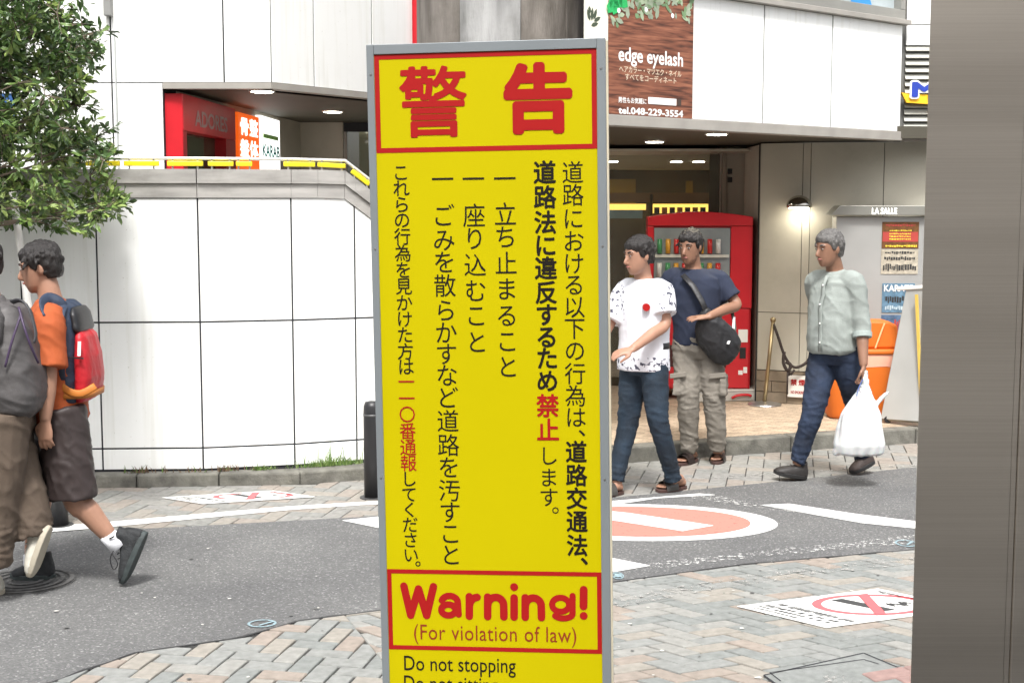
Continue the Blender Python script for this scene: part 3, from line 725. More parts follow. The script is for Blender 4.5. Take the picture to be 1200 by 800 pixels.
# soffit and recess
sp = [Vector(p) for p in ((.55, 9.3, ZR+.02), (3.2, 11.52, ZR+.02), (5.2, 11.7, ZR+.02), (5.2, 16.6, ZR+.02), (.62, 16.6, ZR+.02))]
mb = MB(); mb.prism(sp[::-1], Z*-.1); mb.build('soffit', soffit_m, br)
for q_ in ((767, 165), (840, 156), (1043, 168), (925, 150)): 
    if q_[0] != 925: downlight(q_[0], q_[1], ZR+.02, br, .075)
RW = Wall((2.21, 12.24), (2.62, 12.06)); RW2 = Wall((2.62, 12.06), (3.95, 11.80))
ua = RW.hit(941, 200)[0]
rc = MB(); RW.slab(rc, -.02, RW.len, .1, ZR, -.3, -.02); RW2.slab(rc, 0, RW2.len+1.2, .1, ZR, -.3, -.02); rc.build('recess_core', joint, br)
dz0, dz1, dz2 = .12, .41, .93
for Wk, a, b in ((RW, 0, ua), (RW, ua, RW.len), (RW2, 0, RW2.hit(1036, 200)[0]), (RW2, RW2.hit(1036, 200)[0], RW2.len)):
    e = .003 if not (Wk is RW and b == RW.len) and not (Wk is RW2 and a == 0) else 0
    for z0, z1 in ((dz1, dz2), (dz2, ZR+.01)):
        mb = MB(); Wk.slab(mb, a+.003, b-.003, z0+.003, z1-.003, -.02, 0); mb.build('recess_panel', beige, br)
dado = mat('dado_tile', (.22, .175, .125), .5, .2, 12)
for Wk in (RW, RW2):
    for r in range(3):
        u = -.14 if r % 2 else 0
        while u < Wk.len:
            a, b = max(0, u)+.003, min(Wk.len, u+.28)-.003
            if b-a > .02:
                mb = MB(); Wk.slab(mb, a, b, .12+.096*r+.003, .12+.096*(r+1)-.003, -.02, .012+.003*rnd.random()); mb.build('dado_tile', dado, br)
            u += .28
# pilaster and pipes left of the recess wall, glass shop front further left
mb = MB(); mb.prism([Vector(p) for p in ((2.212, 12.26, ZR), (2.212, 13.2, ZR), (2.6, 13.2, ZR), (2.6, 12.3, ZR))], Z*2.3); mb.build('return_wall', beige, br)
PW = Wall((1.98, 13.1), (2.30, 13.1))
ps = [PW.hit(x, 200)[0] for x in (846, 851, 873, 883, 888)]
for k, (u0, u1) in enumerate(zip([0]+ps, ps+[PW.len+.02])):
    mb = MB(); PW.slab(mb, u0+.003, u1-.003, .12, ZR+.02, -.2, (.0, .035, .0, .03, .0, .015)[k]); mb.build('pilaster_strip', beige if k % 2 == 0 else mat('beige_trim', (.36, .33, .26), .5), br)
for z_ in (2.1, 2.18):
    mb = MB(); PW.slab(mb, PW.hit(853, 184)[0], PW.hit(858, 184)[0], z_, z_+.05, .0, .02); mb.build('switch', black, br)
GW = Wall((.62, 13.4), (2.05, 13.15))
mb = MB(); GW.slab(mb, GW.len-.16, GW.len-.07, .12, ZR+.01, -.1, .03); mb.build('glazing_post', mat('bronze', (.10, .09, .065), .35, .1, metal=.6), br)
mb = MB(); GW.slab(mb, GW.len-.06, GW.len+.05, .12, ZR+.01, -.1, .0); mb.build('glazing_post', trim_m, br)
mb = MB(); GW.slab(mb, 0, GW.len-.16, .2, ZR, -.03, -.022); mb.build('glass_pane', mat('shop_glass', (.35, .36, .30), .04, 0, alpha=.22), br)
mb = MB(); GW.slab(mb, 0, GW.len-.16, .12, .2, -.05, .0); GW.slab(mb, GW.hit(762, 200)[0], GW.hit(765, 200)[0], .2, 1.99, -.05, .0); mb.build('glazing_bar', MATS['bronze'], br)
# interior
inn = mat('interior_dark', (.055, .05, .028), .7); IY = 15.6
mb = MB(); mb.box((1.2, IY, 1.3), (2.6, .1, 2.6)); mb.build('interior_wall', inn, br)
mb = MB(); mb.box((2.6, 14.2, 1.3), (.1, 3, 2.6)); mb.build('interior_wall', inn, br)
mb = MB(); mb.prism([Vector(p) for p in ((.62, 12.8, 2.405), (.62, 15.5, 2.30), (2.5, 15.5, 2.30), (2.5, 12.8, 2.405))], Z*.02); mb.build('interior_ceiling', mat('ceiling_pale', (.60, .58, .48), .6), br)
def ibox(px0, px1, py0, py1, Yd, th, m, name, parent=br):
    a = Q(px0, py1, Yd); b = Q(px1, py0, Yd); mb = MB(); mb.box(((a.x+b.x)/2, Yd+th/2, (a.z+b.z)/2), (b.x-a.x, th, b.z-a.z)); return mb.build(name, m, parent)
ibox(700, 745, 210, 238, 15.4, .05, mat('mustard_panel', (.30, .21, .01), .6), 'mustard_panel')
ibox(804, 812, 212, 232, 15.4, .05, MATS['mustard_panel'], 'mustard_panel')
ibox(700, 757, 239, 246, 15.3, .05, mat('lit_shelf', (1, .62, .12), .5, .25, 30, emit=1.1, stretch=(3, 1, 1)), 'lit_shelf')
ibox(764, 830, 239, 250, 15.3, .05, MATS['lit_shelf'], 'lit_shelf')
ibox(700, 833, 226, 237, 15.25, .05, mat('brown_pelmet', (.20, .10, .02), .6), 'pelmet')
for i in range(7): ibox(767+9*i, 773+9*i, 243, 250, 15.2, .05, [black, mat('orange_box', (.6, .2, .02), .6)][i % 2], 'shelf_item')
ibox(712, 753, 246, 256, 14.4, .04, mat('teal_board', (.20, .33, .34), .5), 'teal_board')
ibox(735, 830, 300, 440, 15.0, .4, mat('shop_shelf', (.16, .12, .06), .6), 'shelf_unit')
for r in range(4):
    for i in range(9):
        cc = [(.5, .35, .05), (.35, .05, .03), (.05, .2, .1), (.4, .38, .3), (.05, .08, .25)][(i*3+r*2) % 5]
        ibox(738+10*i, 746+10*i, 312+30*r, 328+30*r, 14.9, .06, mat('goods%d' % ((i*3+r*2) % 5), cc, .5), 'shelf_item')
for q_ in ((792, 233), (818, 239), (717, 240)):
    p = Q(*q_, 14.2); mb = MB(); mb.tube([Vector((p.x, 14.2, 2.325)), Vector((p.x, 14.2, 2.34))], .06, 16); mb.build('lamp_disc', glow, br)
# corner: panels and louvres to the right of the fascia
CW = Wall((3.30, 11.62), (5.3, 11.62)); 
mb = MB(); CW.slab(mb, -.03, CW.len, ZR+.02, 4.2, -.3, -.03); mb.build('corner_core', mat('louvre_back', (.16, .16, .15), .6), br)
z1 = CW.hit(1070, 29)[1]; z2 = CW.hit(1070, 53)[1]; z3 = CW.hit(1070, 160)[1]
for a, b in ((z1+.004, 4.1), (z2, z1-.004)):
    mb = MB(); CW.slab(mb, 0, CW.len, a, b, -.03, 0); mb.build('corner_panel', white_pan, br)
lou = mat('louvre_grey', (.40, .40, .36), .4, .1, metal=.2); nl = 13
for i in range(nl):
    zz = z3+(z2-z3)*(i+.5)/nl; h = (z2-z3)/nl; a = CW.at(0, zz, 0)
    mb = MB(); mb.prism([a+Z*h*.42-CW.N*.02, a-Z*h*.32+CW.N*.012, a-Z*h*.40+CW.N*.007, a+Z*h*.34-CW.N*.025], CW.R*-1.8); mb.build('louvre_slat', lou, br)
mb = MB(); CW.slab(mb, 0, CW.len, ZR+.0, z3-.01, -.1, .015); mb.build('corner_trim', trim_m, br)
# yellow and blue sign on the louvre
ys = thing('shop_sign', 'yellow sign with a blue outlined letter mark hung on the louvres', 'sign', CW.at(.2, 2.9, .05))
def cpt(px, py, n): u, z = CW.hit(px, py); return CW.at(u, z, n)
mb = MB(); mb.prism([cpt(*k, .06) for k in ((1054, 109), (1060, 121), (1120, 125), (1120, 113), (1062, 111))][::-1], CW.N*.04); mb.build('yellow_swoosh', mat('sign_yellow', (.9, .50, .02), .4), ys)
a = cpt(1065, 115, .075); b = cpt(1095, 97, .075)
mb = MB(); fit(mb, 'MY', a-Z*.015-CW.R*.015, CW.R, Z, .43, (b.z-a.z)+.03, .09); mb.build('letter_outline', whiteink, ys)
mb = MB(); fit(mb, 'MY', a+CW.N*.006, CW.R, Z, .40, (b.z-a.z), .045); mb.build('letters', mat('sign_blue', (.02, .05, .35), .4), ys)

# ================================================================ EYELASH SALON SIGN
ee = thing('salon_sign', 'wood grain salon sign reading edge eyelash with leaves along its top', 'sign', FW.at(.3, 2.6, 0))
u7 = FW.hit(712, 80)[0]
def wood_mat():
    m = bpy.data.materials.new('wood_print'); m.use_nodes = True; n = m.node_tree.nodes; L = m.node_tree.links; b = n['Principled BSDF']
    tc = n.new('ShaderNodeTexCoord'); mp = n.new('ShaderNodeMapping'); mp.inputs['Scale'].default_value = (1.2, 1.2, 14); L.new(tc.outputs['Object'], mp.inputs[0])
    nz = n.new('ShaderNodeTexNoise'); nz.inputs['Scale'].default_value = 3.5; nz.inputs['Detail'].default_value = 10; nz.inputs['Distortion'].default_value = .5; L.new(mp.outputs[0], nz.inputs[0])
    rp = n.new('ShaderNodeValToRGB'); e = rp.color_ramp.elements; e[0].position = .32; e[0].color = (.055, .018, .01, 1); e[1].position = .72; e[1].color = (.34, .135, .075, 1); q = e.new(.5); q.color = (.20, .07, .038, 1)
    L.new(nz.outputs[0], rp.inputs[0]); L.new(rp.outputs[0], b.inputs['Base Color']); b.inputs['Roughness'].default_value = .55
    return m
mb = MB(); FW.slab(mb, u7, fu[0]-.004, ZR+lip+.003, 3.75, -.02, .012); mb.build('wood_board', wood_mat(), ee)
mb = MB(); FW.slab(mb, .0, u7-.003, ZR+lip+.003, 3.75, -.02, .006); mb.build('cream_board', mat('cream_print', (.80, .79, .66), .5, .02), ee)
def fp2(px, py): u, z = FW.hit(px, py); return u, z
def ftext(body, x0, y0, x1, y1, off, m, name='lettering', sp=1.0):
    """lettering from lower left (x0,y0) to upper right (x1,y1)"""
    ua_, za_ = fp2(x0, y0); ub_, zb_ = fp2(x1, y1); uc_, zc_ = fp2(x1, y1+(y0-y1))
    mb = MB(); dirr = FW.R
    fit(mb, body, FW.at(ua_, za_, .0135), dirr, Z, ub_-ua_, fp2(x0, y0-abs(y0-y1)+0)[1]-za_, off, 0, sp); mb.build(name, m, ee)
ftext('edge eyelash', 723, 77, 799, 54.5+0, .02, whiteink)
# small slab serifs under and over the stems of the two words
cream = mat('cream_ink', (.72, .60, .45), .5, .03)
ftext('ヘアカラー・マツエク・ネイル', 724, 84.5, 797, 77, .01, cream)
ftext('すべてをコーディネート', 731, 94, 791, 86, .01, cream)
ftext('男性もお気軽に', 723, 120.5, 756, 113.5, .02, whiteink)
ftext('tel.048-229-3554', 723, 133.5, 799, 125, .035, whiteink)
mb = MB(); a = fp2(758, 122); b = fp2(791, 115.5); FW.slab(mb, a[0], b[0], a[1], fp2(758, 114)[1], .012, .0145); mb.build('search_box', whiteink, ee, bevel=.001)
mb = MB(); a = fp2(792, 124); FW.slab(mb, a[0], fp2(796.5, 124)[0], a[1], fp2(792, 116.5)[1], .012, .0145); mb.build('search_button', mat('dark_brown', (.06, .04, .03), .5), ee)
lf = [mat('leaf_print_a', (.15, .24, .12), .6, .3), mat('leaf_print_b', (.28, .33, .24), .6, .3), mat('leaf_print_c', (.33, .40, .27), .6, .3), mat('leaf_print_d', (.02, .38, .10), .6, .2), whiteink]
mb = MB(); r3 = random.Random(11)
def pleaf(mb, u, z, l, w_, ang, m, n=.0137):
    d = FW.R*math.cos(ang)+Z*math.sin(ang); s_ = FW.R*-math.sin(ang)+Z*math.cos(ang); c = FW.at(u, z, n)
    mb.face([c-d*l/2, c-d*l*.2+s_*w_/2, c+d*l*.2+s_*w_*.45, c+d*l/2, c+d*l*.2-s_*w_*.45, c-d*l*.2-s_*w_/2], m)
for i in range(150):
    px = 713+97*r3.random(); t = r3.random(); py = -6+26*t*t+(18*r3.random() if px < 726 or px > 800 else 0)
    u, z = fp2(px, py); pleaf(mb, u, z, .04+.05*r3.random(), .018+.02*r3.random(), r3.random()*PI, r3.choice([0, 1, 1, 2, 2]), .0137+.00002*i)
for px, py in ((716, 4), (722, 2), (728, 3), (719, 9), (714, 8)): u, z = fp2(px, py); pleaf(mb, u, z, .11, .07, r3.random()*PI, 3, .018)
for px, py in ((723, 13), (755, 12), (786, 19)): u, z = fp2(px, py); pleaf(mb, u, z, .035, .035, .3, 4, .0185)
tag(mb.build('leaf_print', lf, ee), kind='stuff')
mb = MB()
for px, py, a_, l in ((689, 18, 1.9, .08), (693, 17, 1.5, .09), (696.5, 17, 1.2, .08), (699, 23, .5, .07), (696, 29, .3, .07), (690, 12, 1.7, .05)):
    u, z = fp2(px, py); pleaf(mb, u, z, l, .026, a_, 0, .008)
mb.build('sprig_print', mat('sprig_dark', (.06, .08, .05), .6), ee)

# ================================================================ THINGS IN THE ENTRANCE
# booth with lettering
bo = thing('sign_booth', 'grey poster booth reading LA SALLE on its header at the right of the entrance', 'sign booth', (3.15, 11.7, .12))
BW = Wall((2.74, 11.66), (3.75, 11.62)); gm = mat('booth_grey', (.40, .40, .385), .4, .06, 3, metal=.3)
mb = MB(); BW.slab(mb, .02, BW.len, .12, BW.hit(1030, 254)[1], -.2, 0); mb.build('panel', gm, bo, bevel=.004)
hz0, hz1 = BW.hit(1030, 252)[1], BW.hit(1030, 241)[1]
mb = MB(); BW.poly(mb, [(-.04, hz0), (BW.len, hz0), (BW.len, hz1), (.035, hz1)], -.2, .06); mb.build('header', mat('header_grey', (.34, .335, .30), .35, .05, metal=.5), bo, bevel=.003)
mb = MB(); a = BW.hit(1020, 251)[0]; b = BW.hit(1049, 251)[0]; fit(mb, 'LA SALLE', BW.at(a, BW.hit(1030, 251)[1], .063), BW.R, Z, b-a, .052, .012); mb.build('lettering', mat('lit_letters', (1, 1, .95), .5, 0, emit=1.2), bo)
def poster(label, x0, x1, y0, y1, base, texts, name='poster'):
    a = BW.hit(x0, y1); b = BW.hit(x1, y0); o = thing(name, label, 'poster', BW.at(a[0], a[1], .003))
    mb = MB(); BW.slab(mb, a[0], b[0], a[1], b[1], .001, .006); mb.build('sheet', base, o)
    for k, (fx0, fx1, fy0, fy1, kind, m) in enumerate(texts):
        mb = MB(); U0 = a[0]+(b[0]-a[0])*fx0; U1 = a[0]+(b[0]-a[0])*fx1; Z0 = a[1]+(b[1]-a[1])*fy0; Z1 = a[1]+(b[1]-a[1])*fy1
        if kind == 'box': BW.slab(mb, U0, U1, Z0, Z1, .006, .0072+.0003*k); nm = 'print_block'
        elif kind == 'noise':
            rr = random.Random(k+5); u = U0; nm = 'print_row'
            while u < U1:
                w_ = .006+.014*rr.random(); BW.slab(mb, u, min(u+w_, U1), Z0+(Z1-Z0)*.35*rr.random(), Z1-(Z1-Z0)*.35*rr.random(), .006, .0082+.0003*k); u += w_+.005
        else: fit(mb, kind, BW.at(U0, Z0, .0092), BW.R, Z, U1-U0, Z1-Z0, .02); nm = 'lettering'
        oo = mb.build(nm, m, o)
        if kind == 'noise': oo['kind'] = 'stuff'
ye = mat('print_yellow', (.80, .60, .05), .5); dkp = mat('print_black', (.03, .03, .03), .5); rdp = mat('print_red', (.38, .05, .04), .5)
poster('red and brown poster with yellow lines, topmost on the booth', 1033, 1077, 260, 291, mat('poster_brown', (.14, .06, .02), .4, .3, 30),
       [(.02, .98, .25, .62, 'box', rdp), (.1, .9, .82, .93, 'noise', rdp), (.2, .78, .52, .58, 'noise', ye), (.2, .78, .42, .48, 'noise', ye), (.2, .78, .32, .38, 'noise', ye), (.1, .95, .05, .14, 'noise', ye), (.2, .8, .64, .7, 'noise', ye)])
poster('black and white poster of small figures under the red poster', 1032, 1076, 292, 321, mat('poster_cream', (.42, .38, .30), .5, .25, 40),
       [(.1, .9, .8, .92, 'noise', dkp), (.08, .92, .55, .72, 'noise', dkp), (.05, .95, .12, .42, 'noise', dkp)])
poster('blue poster headed KARATE behind the folding board', 1033, 1072, 332, 366, mat('poster_blue', (.10, .19, .27), .5, .35, 35),
       [(.05, .95, .72, .95, 'KARATE', whiteink), (.1, .9, .32, .6, 'noise', dkp), (.1, .9, .08, .25, 'noise', mat('print_pale', (.45, .55, .6), .5))])
poster('dark blue poster with a red figure below the KARATE poster', 1032, 1071, 369, 392, mat('poster_navy', (.07, .12, .2), .5, .4, 35), [(.2, .7, .1, .8, 'noise', rdp)])
# wall lamp
wl = thing('wall_lamp', 'chrome dome lamp glowing downward on the recess wall', 'lamp', RW.at(ua, 1.9, .1))
c = RW.at(ua+.0, 1.865, .13); rr_ = []
for k in range(7):
    t = k/6*PI/2; rr_.append([c+Vector((math.cos(a)*.115*math.cos(t), math.sin(a)*.115*math.cos(t), .105*math.sin(t)+.0)) for a in (2*PI*j/20 for j in range(20))])
mb = MB(); mb.rings(rr_); mb.build('shade', mat('chrome', (.5, .48, .44), .15, .05, metal=1), wl, smooth=True)
mb = MB(); mb.tube([c-Z*.012, c-Z*.002], .085, 20); mb.build('bulb', glow, wl)
mb = MB(); mb.box(c+Vector((0, .08, .06)), (.04, .1, .03)); mb.build('arm', steel, wl)
pl_ = bpy.data.lights.new('wall_lamp_light', 'POINT'); pl_.energy = .5; pl_.color = (1, .88, .66); pl_.shadow_soft_size = .06
lo = bpy.data.objects.new('wall_lamp_light', pl_); C.objects.link(lo); lo.location = c-Z*.06
for q_, zs, e in (((767, 165), ZR, 8), ((840, 156), ZR, 8), ((1043, 168), ZR, 9), ((390, 130), ZS, 6)):
    p = P(q_[0], q_[1], zs); l = bpy.data.lights.new('downlight_light', 'SPOT'); l.energy = e*2.2; l.spot_size = 2.2; l.spot_blend = .8; l.color = (1, .88, .62); l.shadow_soft_size = .07
    lo = bpy.data.objects.new('downlight_light', l); C.objects.link(lo); lo.location = p-Z*.03
# dome camera
dc = thing('dome_camera', 'small white dome security camera under the soffit', 'camera', (0, 0, 0)); p = P(977, 172, ZR+.02); dc.location = p
mb = MB(); mb.tube([p, p-Z*.035], .055, 18); mb.build('housing', mat('cam_white', (.5, .48, .42), .4), dc, smooth=False)
mb = MB(); mb.ball(p-Z*.035, .036); mb.build('lens_dome', black, dc, smooth=True)
# vending machine
vm = thing('vending_machine', 'tall bright red drinks vending machine against the back of the entrance', 'vending machine', (1.66, 12.0, .12))
VX0, VX1, VY = 1.16, 2.06, 11.92; vz0, vz1 = .21, 1.82
VW = Wall((1.225, 12.38), (2.165, 12.31))
def vs(u0, u1, z0, z1, n0, n1, m, name, bevel=.004):
    mb = MB(); VW.slab(mb, u0, u1, z0, z1, n0, n1); return mb.build(name, m, vm, bevel=bevel)
L_ = VW.len
vs(0, L_, vz0, vz1-.06, -.6, -.03, red_p, 'cabinet', .015); 
mb = MB(); VW.poly(mb, [(0, vz1-.12), (L_, vz1-.12), (L_, vz1-.04)]+[(L_*(1-k/10), vz1-.04+.045*math.sin(PI*k/10)) for k in range(1, 10)]+[(0, vz1-.04)], -.62, .01); mb.build('crown', red_p, vm, bevel=.006)
vs(.02, L_-.02, vz0+.02, .95, -.03, 0, red_p, 'lower_door')
vs(.06, L_-.2, .97, vz1-.14, -.03, -.004, mat('vend_window', (.25, .28, .30), .1), 'display_window')
vs(.0, .055, .96, vz1-.125, -.03, .002, red_p, 'door_edge'); vs(L_-.195, L_, .96, vz1-.125, -.03, .002, red_p, 'control_panel')
for r in range(3):
    for i in range(8):
        p = VW.at(.11+i*.075, 1.02+r*.215, -.001); mb = MB(); mb.tube([p+VW.N*.018, p+VW.N*.018+Z*.13], .022, 8); cc = [(.5, .02, .02), (.6, .6, .6), (.05, .25, .1), (.6, .3, .03)][(i+r) % 4]; mb.build('drink_sample', mat('can%d' % ((i+r) % 4), cc, .3), vm, smooth=True)
for r in range(3): vs(.07, L_-.21, .985+r*.215, 1.012+r*.215, -.003, .022, mat('price_rail', (.55, .55, .52), .4), 'price_rail', 0)
vs(L_-.115, L_-.03, VW.hit(878, 401)[1], VW.hit(878, 386)[1], .0, .006, whiteink, 'label', .001)
vs(L_-.10, L_-.045, VW.hit(878, 420)[1], VW.hit(878, 407)[1], .0, .008, black, 'coin_return')
vs(L_-.11, L_-.07, VW.hit(878, 439)[1], VW.hit(878, 434)[1], .0, .004, whiteink, 'sticker', .001)
vs(L_-.065, L_-.03, VW.hit(878, 437)[1], VW.hit(878, 430)[1], .0, .004, whiteink, 'sticker', .001)
vs(.12, L_-.22, .42, .62, .0, .006, mat('dark_slot', (.05, .01, .01), .4), 'outlet_flap'); vs(L_*.3, L_*.72, .66, .9, 0, .004, mat('panel_grey', (.12, .13, .13), .4), 'badge_panel')
for u in (.08, L_-.1):
    for n in (-.35, -.08): vs(u, u+.04, .12, vz0, n, n+.04, steel, 'foot', 0)
# white box at its foot
wb = thing('storage_box', 'low grey white box with a red handle at the vending machine foot', 'box', (1.9, 11.7, .12))
a = P(818, 471, .12); b = P(893, 469, .12); KW = Wall((a.x, a.y), (b.x, b.y))
mb = MB(); KW.slab(mb, 0, KW.len, .12, .205, -.25, 0); mb.build('body', mat('box_grey', (.55, .54, .50), .5, .08), wb, bevel=.008)
mb = MB(); KW.slab(mb, 0.006, KW.len-.006, .207, .222, -.24, .004); mb.build('lid', mat('box_lid', (.6, .6, .57), .5, .05), wb, bevel=.004)
mb = MB(); mb.tube([KW.at(KW.len*.52, .15, .01), KW.at(KW.len*.6, .175, .025), KW.at(KW.len*.75, .178, .025), KW.at(KW.len*.82, .165, .01)], .012, 8, sub=3); mb.build('handle', red_p, wb, smooth=True)
# rope stanchion
st = thing('rope_stanchion', 'brass rope post with dark hanging rope before the beige wall', 'rope post', (2.3, 12, .12))
base = P(896, 474, .12); top = Q(906, 376, base.y+.0)
brass = mat('brass_worn', (.38, .30, .17), .35, .2, metal=.8)
mb = MB(); mb.tube([base+Z*.002, base+Z*.012, base+Z*.03], [.15, .145, .05], 28); mb.build('base_plate', steel, st, smooth=False)
mb = MB(); mb.tube([base+Z*.03, top], .017, 12); mb.build('pole', brass, st, smooth=True)
mb = MB(); mb.ball(top+Z*.01, .026); mb.build('finial', brass, st, smooth=True)
rope_m = mat('rope_dark', (.035, .025, .022), .9, .3, 60)
def rq(x, y, d=0): return Q(x, y, base.y-.05+d)
mb = MB(); mb.tube([top-Z*.02, rq(912, 395), rq(920, 418), rq(930, 430), rq(942, 427), rq(950, 418), rq(958, 405)], .013, 8, sub=4); mb.build('rope', rope_m, st, smooth=True)
mb = MB(); mb.tube([rq(919, 412), rq(918, 425), rq(923, 434), rq(927, 428), rq(921, 424)], .015, 8, sub=3); mb.tube([rq(926, 425), rq(925, 440), rq(931, 433)], .010, 8, sub=3); mb.build('knot', rope_m, st, smooth=True)
mb = MB(); mb.tube([rq(923, 434), rq(922.5, 462)], .008, 6); mb.build('loose_end', rope_m, st, smooth=True)
# no smoking notice
no = thing('notice', 'white notice with red characters standing at the foot of the beige wall', 'notice', (2.5, 12, .12))
a = RW.hit(924, 464); b = RW.hit(948, 440); mb = MB(); RW.slab(mb, a[0], b[0], a[1], b[1], .025, .04); mb.build('board', mat('notice_white', (.72, .70, .66), .5), no)
mb = MB(); 
for i, ch in enumerate('禁煙'): put(mb, glyph(ch), RW.at(a[0]+(b[0]-a[0])*(.3+.4*i), a[1]+(b[1]-a[1])*.68, .042), RW.R, Z, .058, .058, KCX, KCY, 0, .03)
fit(mb, 'NO SMOKING', RW.at(a[0]+.03, a[1]+.03, .042), RW.R, Z, (b[0]-a[0])-.06, .028, .03); mb.build('lettering', signred, no)
# orange bin
ob = thing('orange_bin', 'big orange plastic bin with tilted lid behind the man in the pale shirt', 'bin', (2.9, 11.3, .12))
orange = mat('orange_plastic', (.62, .14, .01), .55, .06, 4, bump=.1)
def bring(z, ax, ay, cx=2.90, cy=11.33): 
    return [Vector((cx+ax*(abs(math.cos(t))**.55)*(1 if math.cos(t) > 0 else -1), cy+ay*(abs(math.sin(t))**.55)*(1 if math.sin(t) > 0 else -1), z)) for t in (2*PI*j/28 for j in range(28))]
mb = MB(); mb.rings([bring(.125, .25, .14), bring(.15, .265, .15), bring(.62, .30, .17), bring(.66, .305, .172)]); mb.build('body', orange, ob, smooth=True)
mb = MB(); mb.rings([bring(.665, .32, .185), bring(.67, .325, .19), bring(.70, .325, .19), bring(.705, .31, .18)]); mb.build('rim', orange, ob, smooth=True)
mb = MB(); mb.rings([[v+Z*.006*math.sin(i*2.3) for i, v in enumerate(bring(.56, .300, .17))], bring(.60, .306, .175), bring(.66, .312, .178)], cap=False); mb.build('liner', mat('liner_pink', (.85, .42, .30), .4), ob, smooth=True)
mb = MB()
lid = [Vector(p) for p in ((2.70, 11.18, .71), (3.19, 11.18, .71), (3.20, 11.20, .90), (2.98, 11.20, .93))]
mb.prism([Vector((2.76, 11.19, .708)), Vector((3.19, 11.19, .708)), Vector((3.175, 11.19, .90)), Vector((3.10, 11.19, .935)), Vector((2.93, 11.19, .94))], Y*-.26); mb.build('lid', orange, ob, bevel=.02)
mb = MB(); mb.tube([Vector((2.99, 11.175, .715)), Vector((3.06, 11.175, .92))], .007, 6); mb.build('lid_rib', mat('orange_pale', (.95, .5, .25), .4), ob)
rbag = MB(); rbag.rings([[Vector((2.84+r*math.cos(t)*.9, 11.14+r*math.sin(t)*.6, z))+Vector((.06*(z-.72), 0, 0)) for t in (2*PI*j/16 for j in range(16))] for z, r in ((.74, .04), (.76, .075), (.82, .085), (.88, .08), (.915, .045))])
tag(rbag.build('plastic_cup_bag', mat('grey_white_bag', (.66, .66, .68), .3, .1), None, smooth=True), 'crumpled pale bag lying on the lid of the orange bin', 'bag')
# folding board
af = thing('folding_board', 'grey folding A board with a white top and casters by the steel pillar', 'folding board', (3.2, 11, .12))
tl, bl_, brr, trr = Q(1064, 339, 10.95), Q(1034, 490, 11.05), Q(1088, 494, 10.72), Q(1100, 337, 10.70)
U_ = (tl-bl_); nrm = (brr-bl_).cross(U_).normalized()
mb = MB(); mb.prism([bl_, brr, trr, tl], nrm*-.02); mb.build('front_face', mat('board_grey', (.46, .47, .46), .35, .06, 3), af)
fm = mat('frame_grey_wood', (.30, .27, .22), .5, .15)
def bar(mb, a, b, w_): mb.tube([a, b], w_, 4)
mb = MB(); bar(mb, bl_, tl, .014); mb.build('frame_bar', fm, af); mb = MB(); bar(mb, bl_, brr, .018); mb.build('frame_bar', fm, af); mb = MB(); bar(mb, tl, trr, .012); mb.build('frame_bar', fm, af)
o2 = Vector((.42, .04, 0))
mb = MB(); mb.prism([bl_+o2, brr+o2, trr+Vector((.05, 0, 0)), tl+Vector((.05, 0, 0))], nrm*.02); mb.build('rear_face', mat('board_white', (.75, .75, .70), .4), af)
mb = MB(); mb.box((tl+trr)/2+Vector((.03, 0, .01)), (.13, .45, .03), X, (trr-tl).normalized(), Z); mb.build('top_cap', whiteink, af, bevel=.004)
mb = MB(); a = Q(1074, 345, 10.8); b = Q(1080, 480, 10.76); bar(mb, a, b, .014); mb.build('wooden_leg', mat('pale_wood', (.70, .48, .10), .5), af)
for p in (bl_+(brr-bl_)*.12, brr, bl_+o2, brr+o2):
    mb = MB(); mb.tube([Vector((p.x, p.y-.015, .15)), Vector((p.x, p.y+.015, .15))], .03, 14); mb.build('caster', black, af)
mb = MB(); bar(mb, Vector((bl_.x, bl_.y, .19)), Vector((bl_.x+.42, bl_.y+.04, .19)), .014); bar(mb, Vector((brr.x, brr.y, .19)), Vector((brr.x+.42, brr.y+.04, .19)), .014); mb.build('base_frame', fm, af)

# ================================================================ BOLLARDS AND POST
bp0 = P(437, 583)
b1 = thing('bollard', 'black round bollard on the far pavement just left of the warning sign', 'bollard', bp0, 'black bollards on the far pavement')
mb = MB(); c = bp0; mb.tube([c, c+Z*.56, c+Z*.60, c+Z*.625, c+Z*.632], [.056, .056, .054, .045, .02], 24); mb.build('post', mat('bollard_black', (.022, .022, .024), .42, .1), b1, smooth=True)
mb = MB(); mb.tube([c+Z*.535, c+Z*.55], .0575, 24, cap=True); mb.build('collar', mat('bollard_grey', (.08, .08, .08), .4), b1, smooth=True)
mb = MB(); mb.tube([c+Z*.001, c+Z*.008], .085, 24); mb.build('base_ring', mat('bollard_base', (.05, .05, .05), .7), b1)
b2 = b1.copy(); C.objects.link(b2); b2.location = P(69, 616); b2['label'] = 'black round bollard half hidden behind the legs of the man in orange'
for ch in list(b1.children): c_ = ch.copy(); C.objects.link(c_); c_.parent = b2
pp = P(82, 575); po = thing('slim_post', 'slim brownish post on the far pavement behind the man in orange', 'post', pp)
mb = MB(); mb.tube([pp, pp+Z*.5], .016, 10); mb.build('shaft', mat('post_brown', (.13, .115, .085), .5), po, smooth=True)
mb = MB(); mb.ball(pp+Z*.5, .02); mb.build('cap', mat('post_brown', (.13, .115, .085), .5), po, smooth=True)

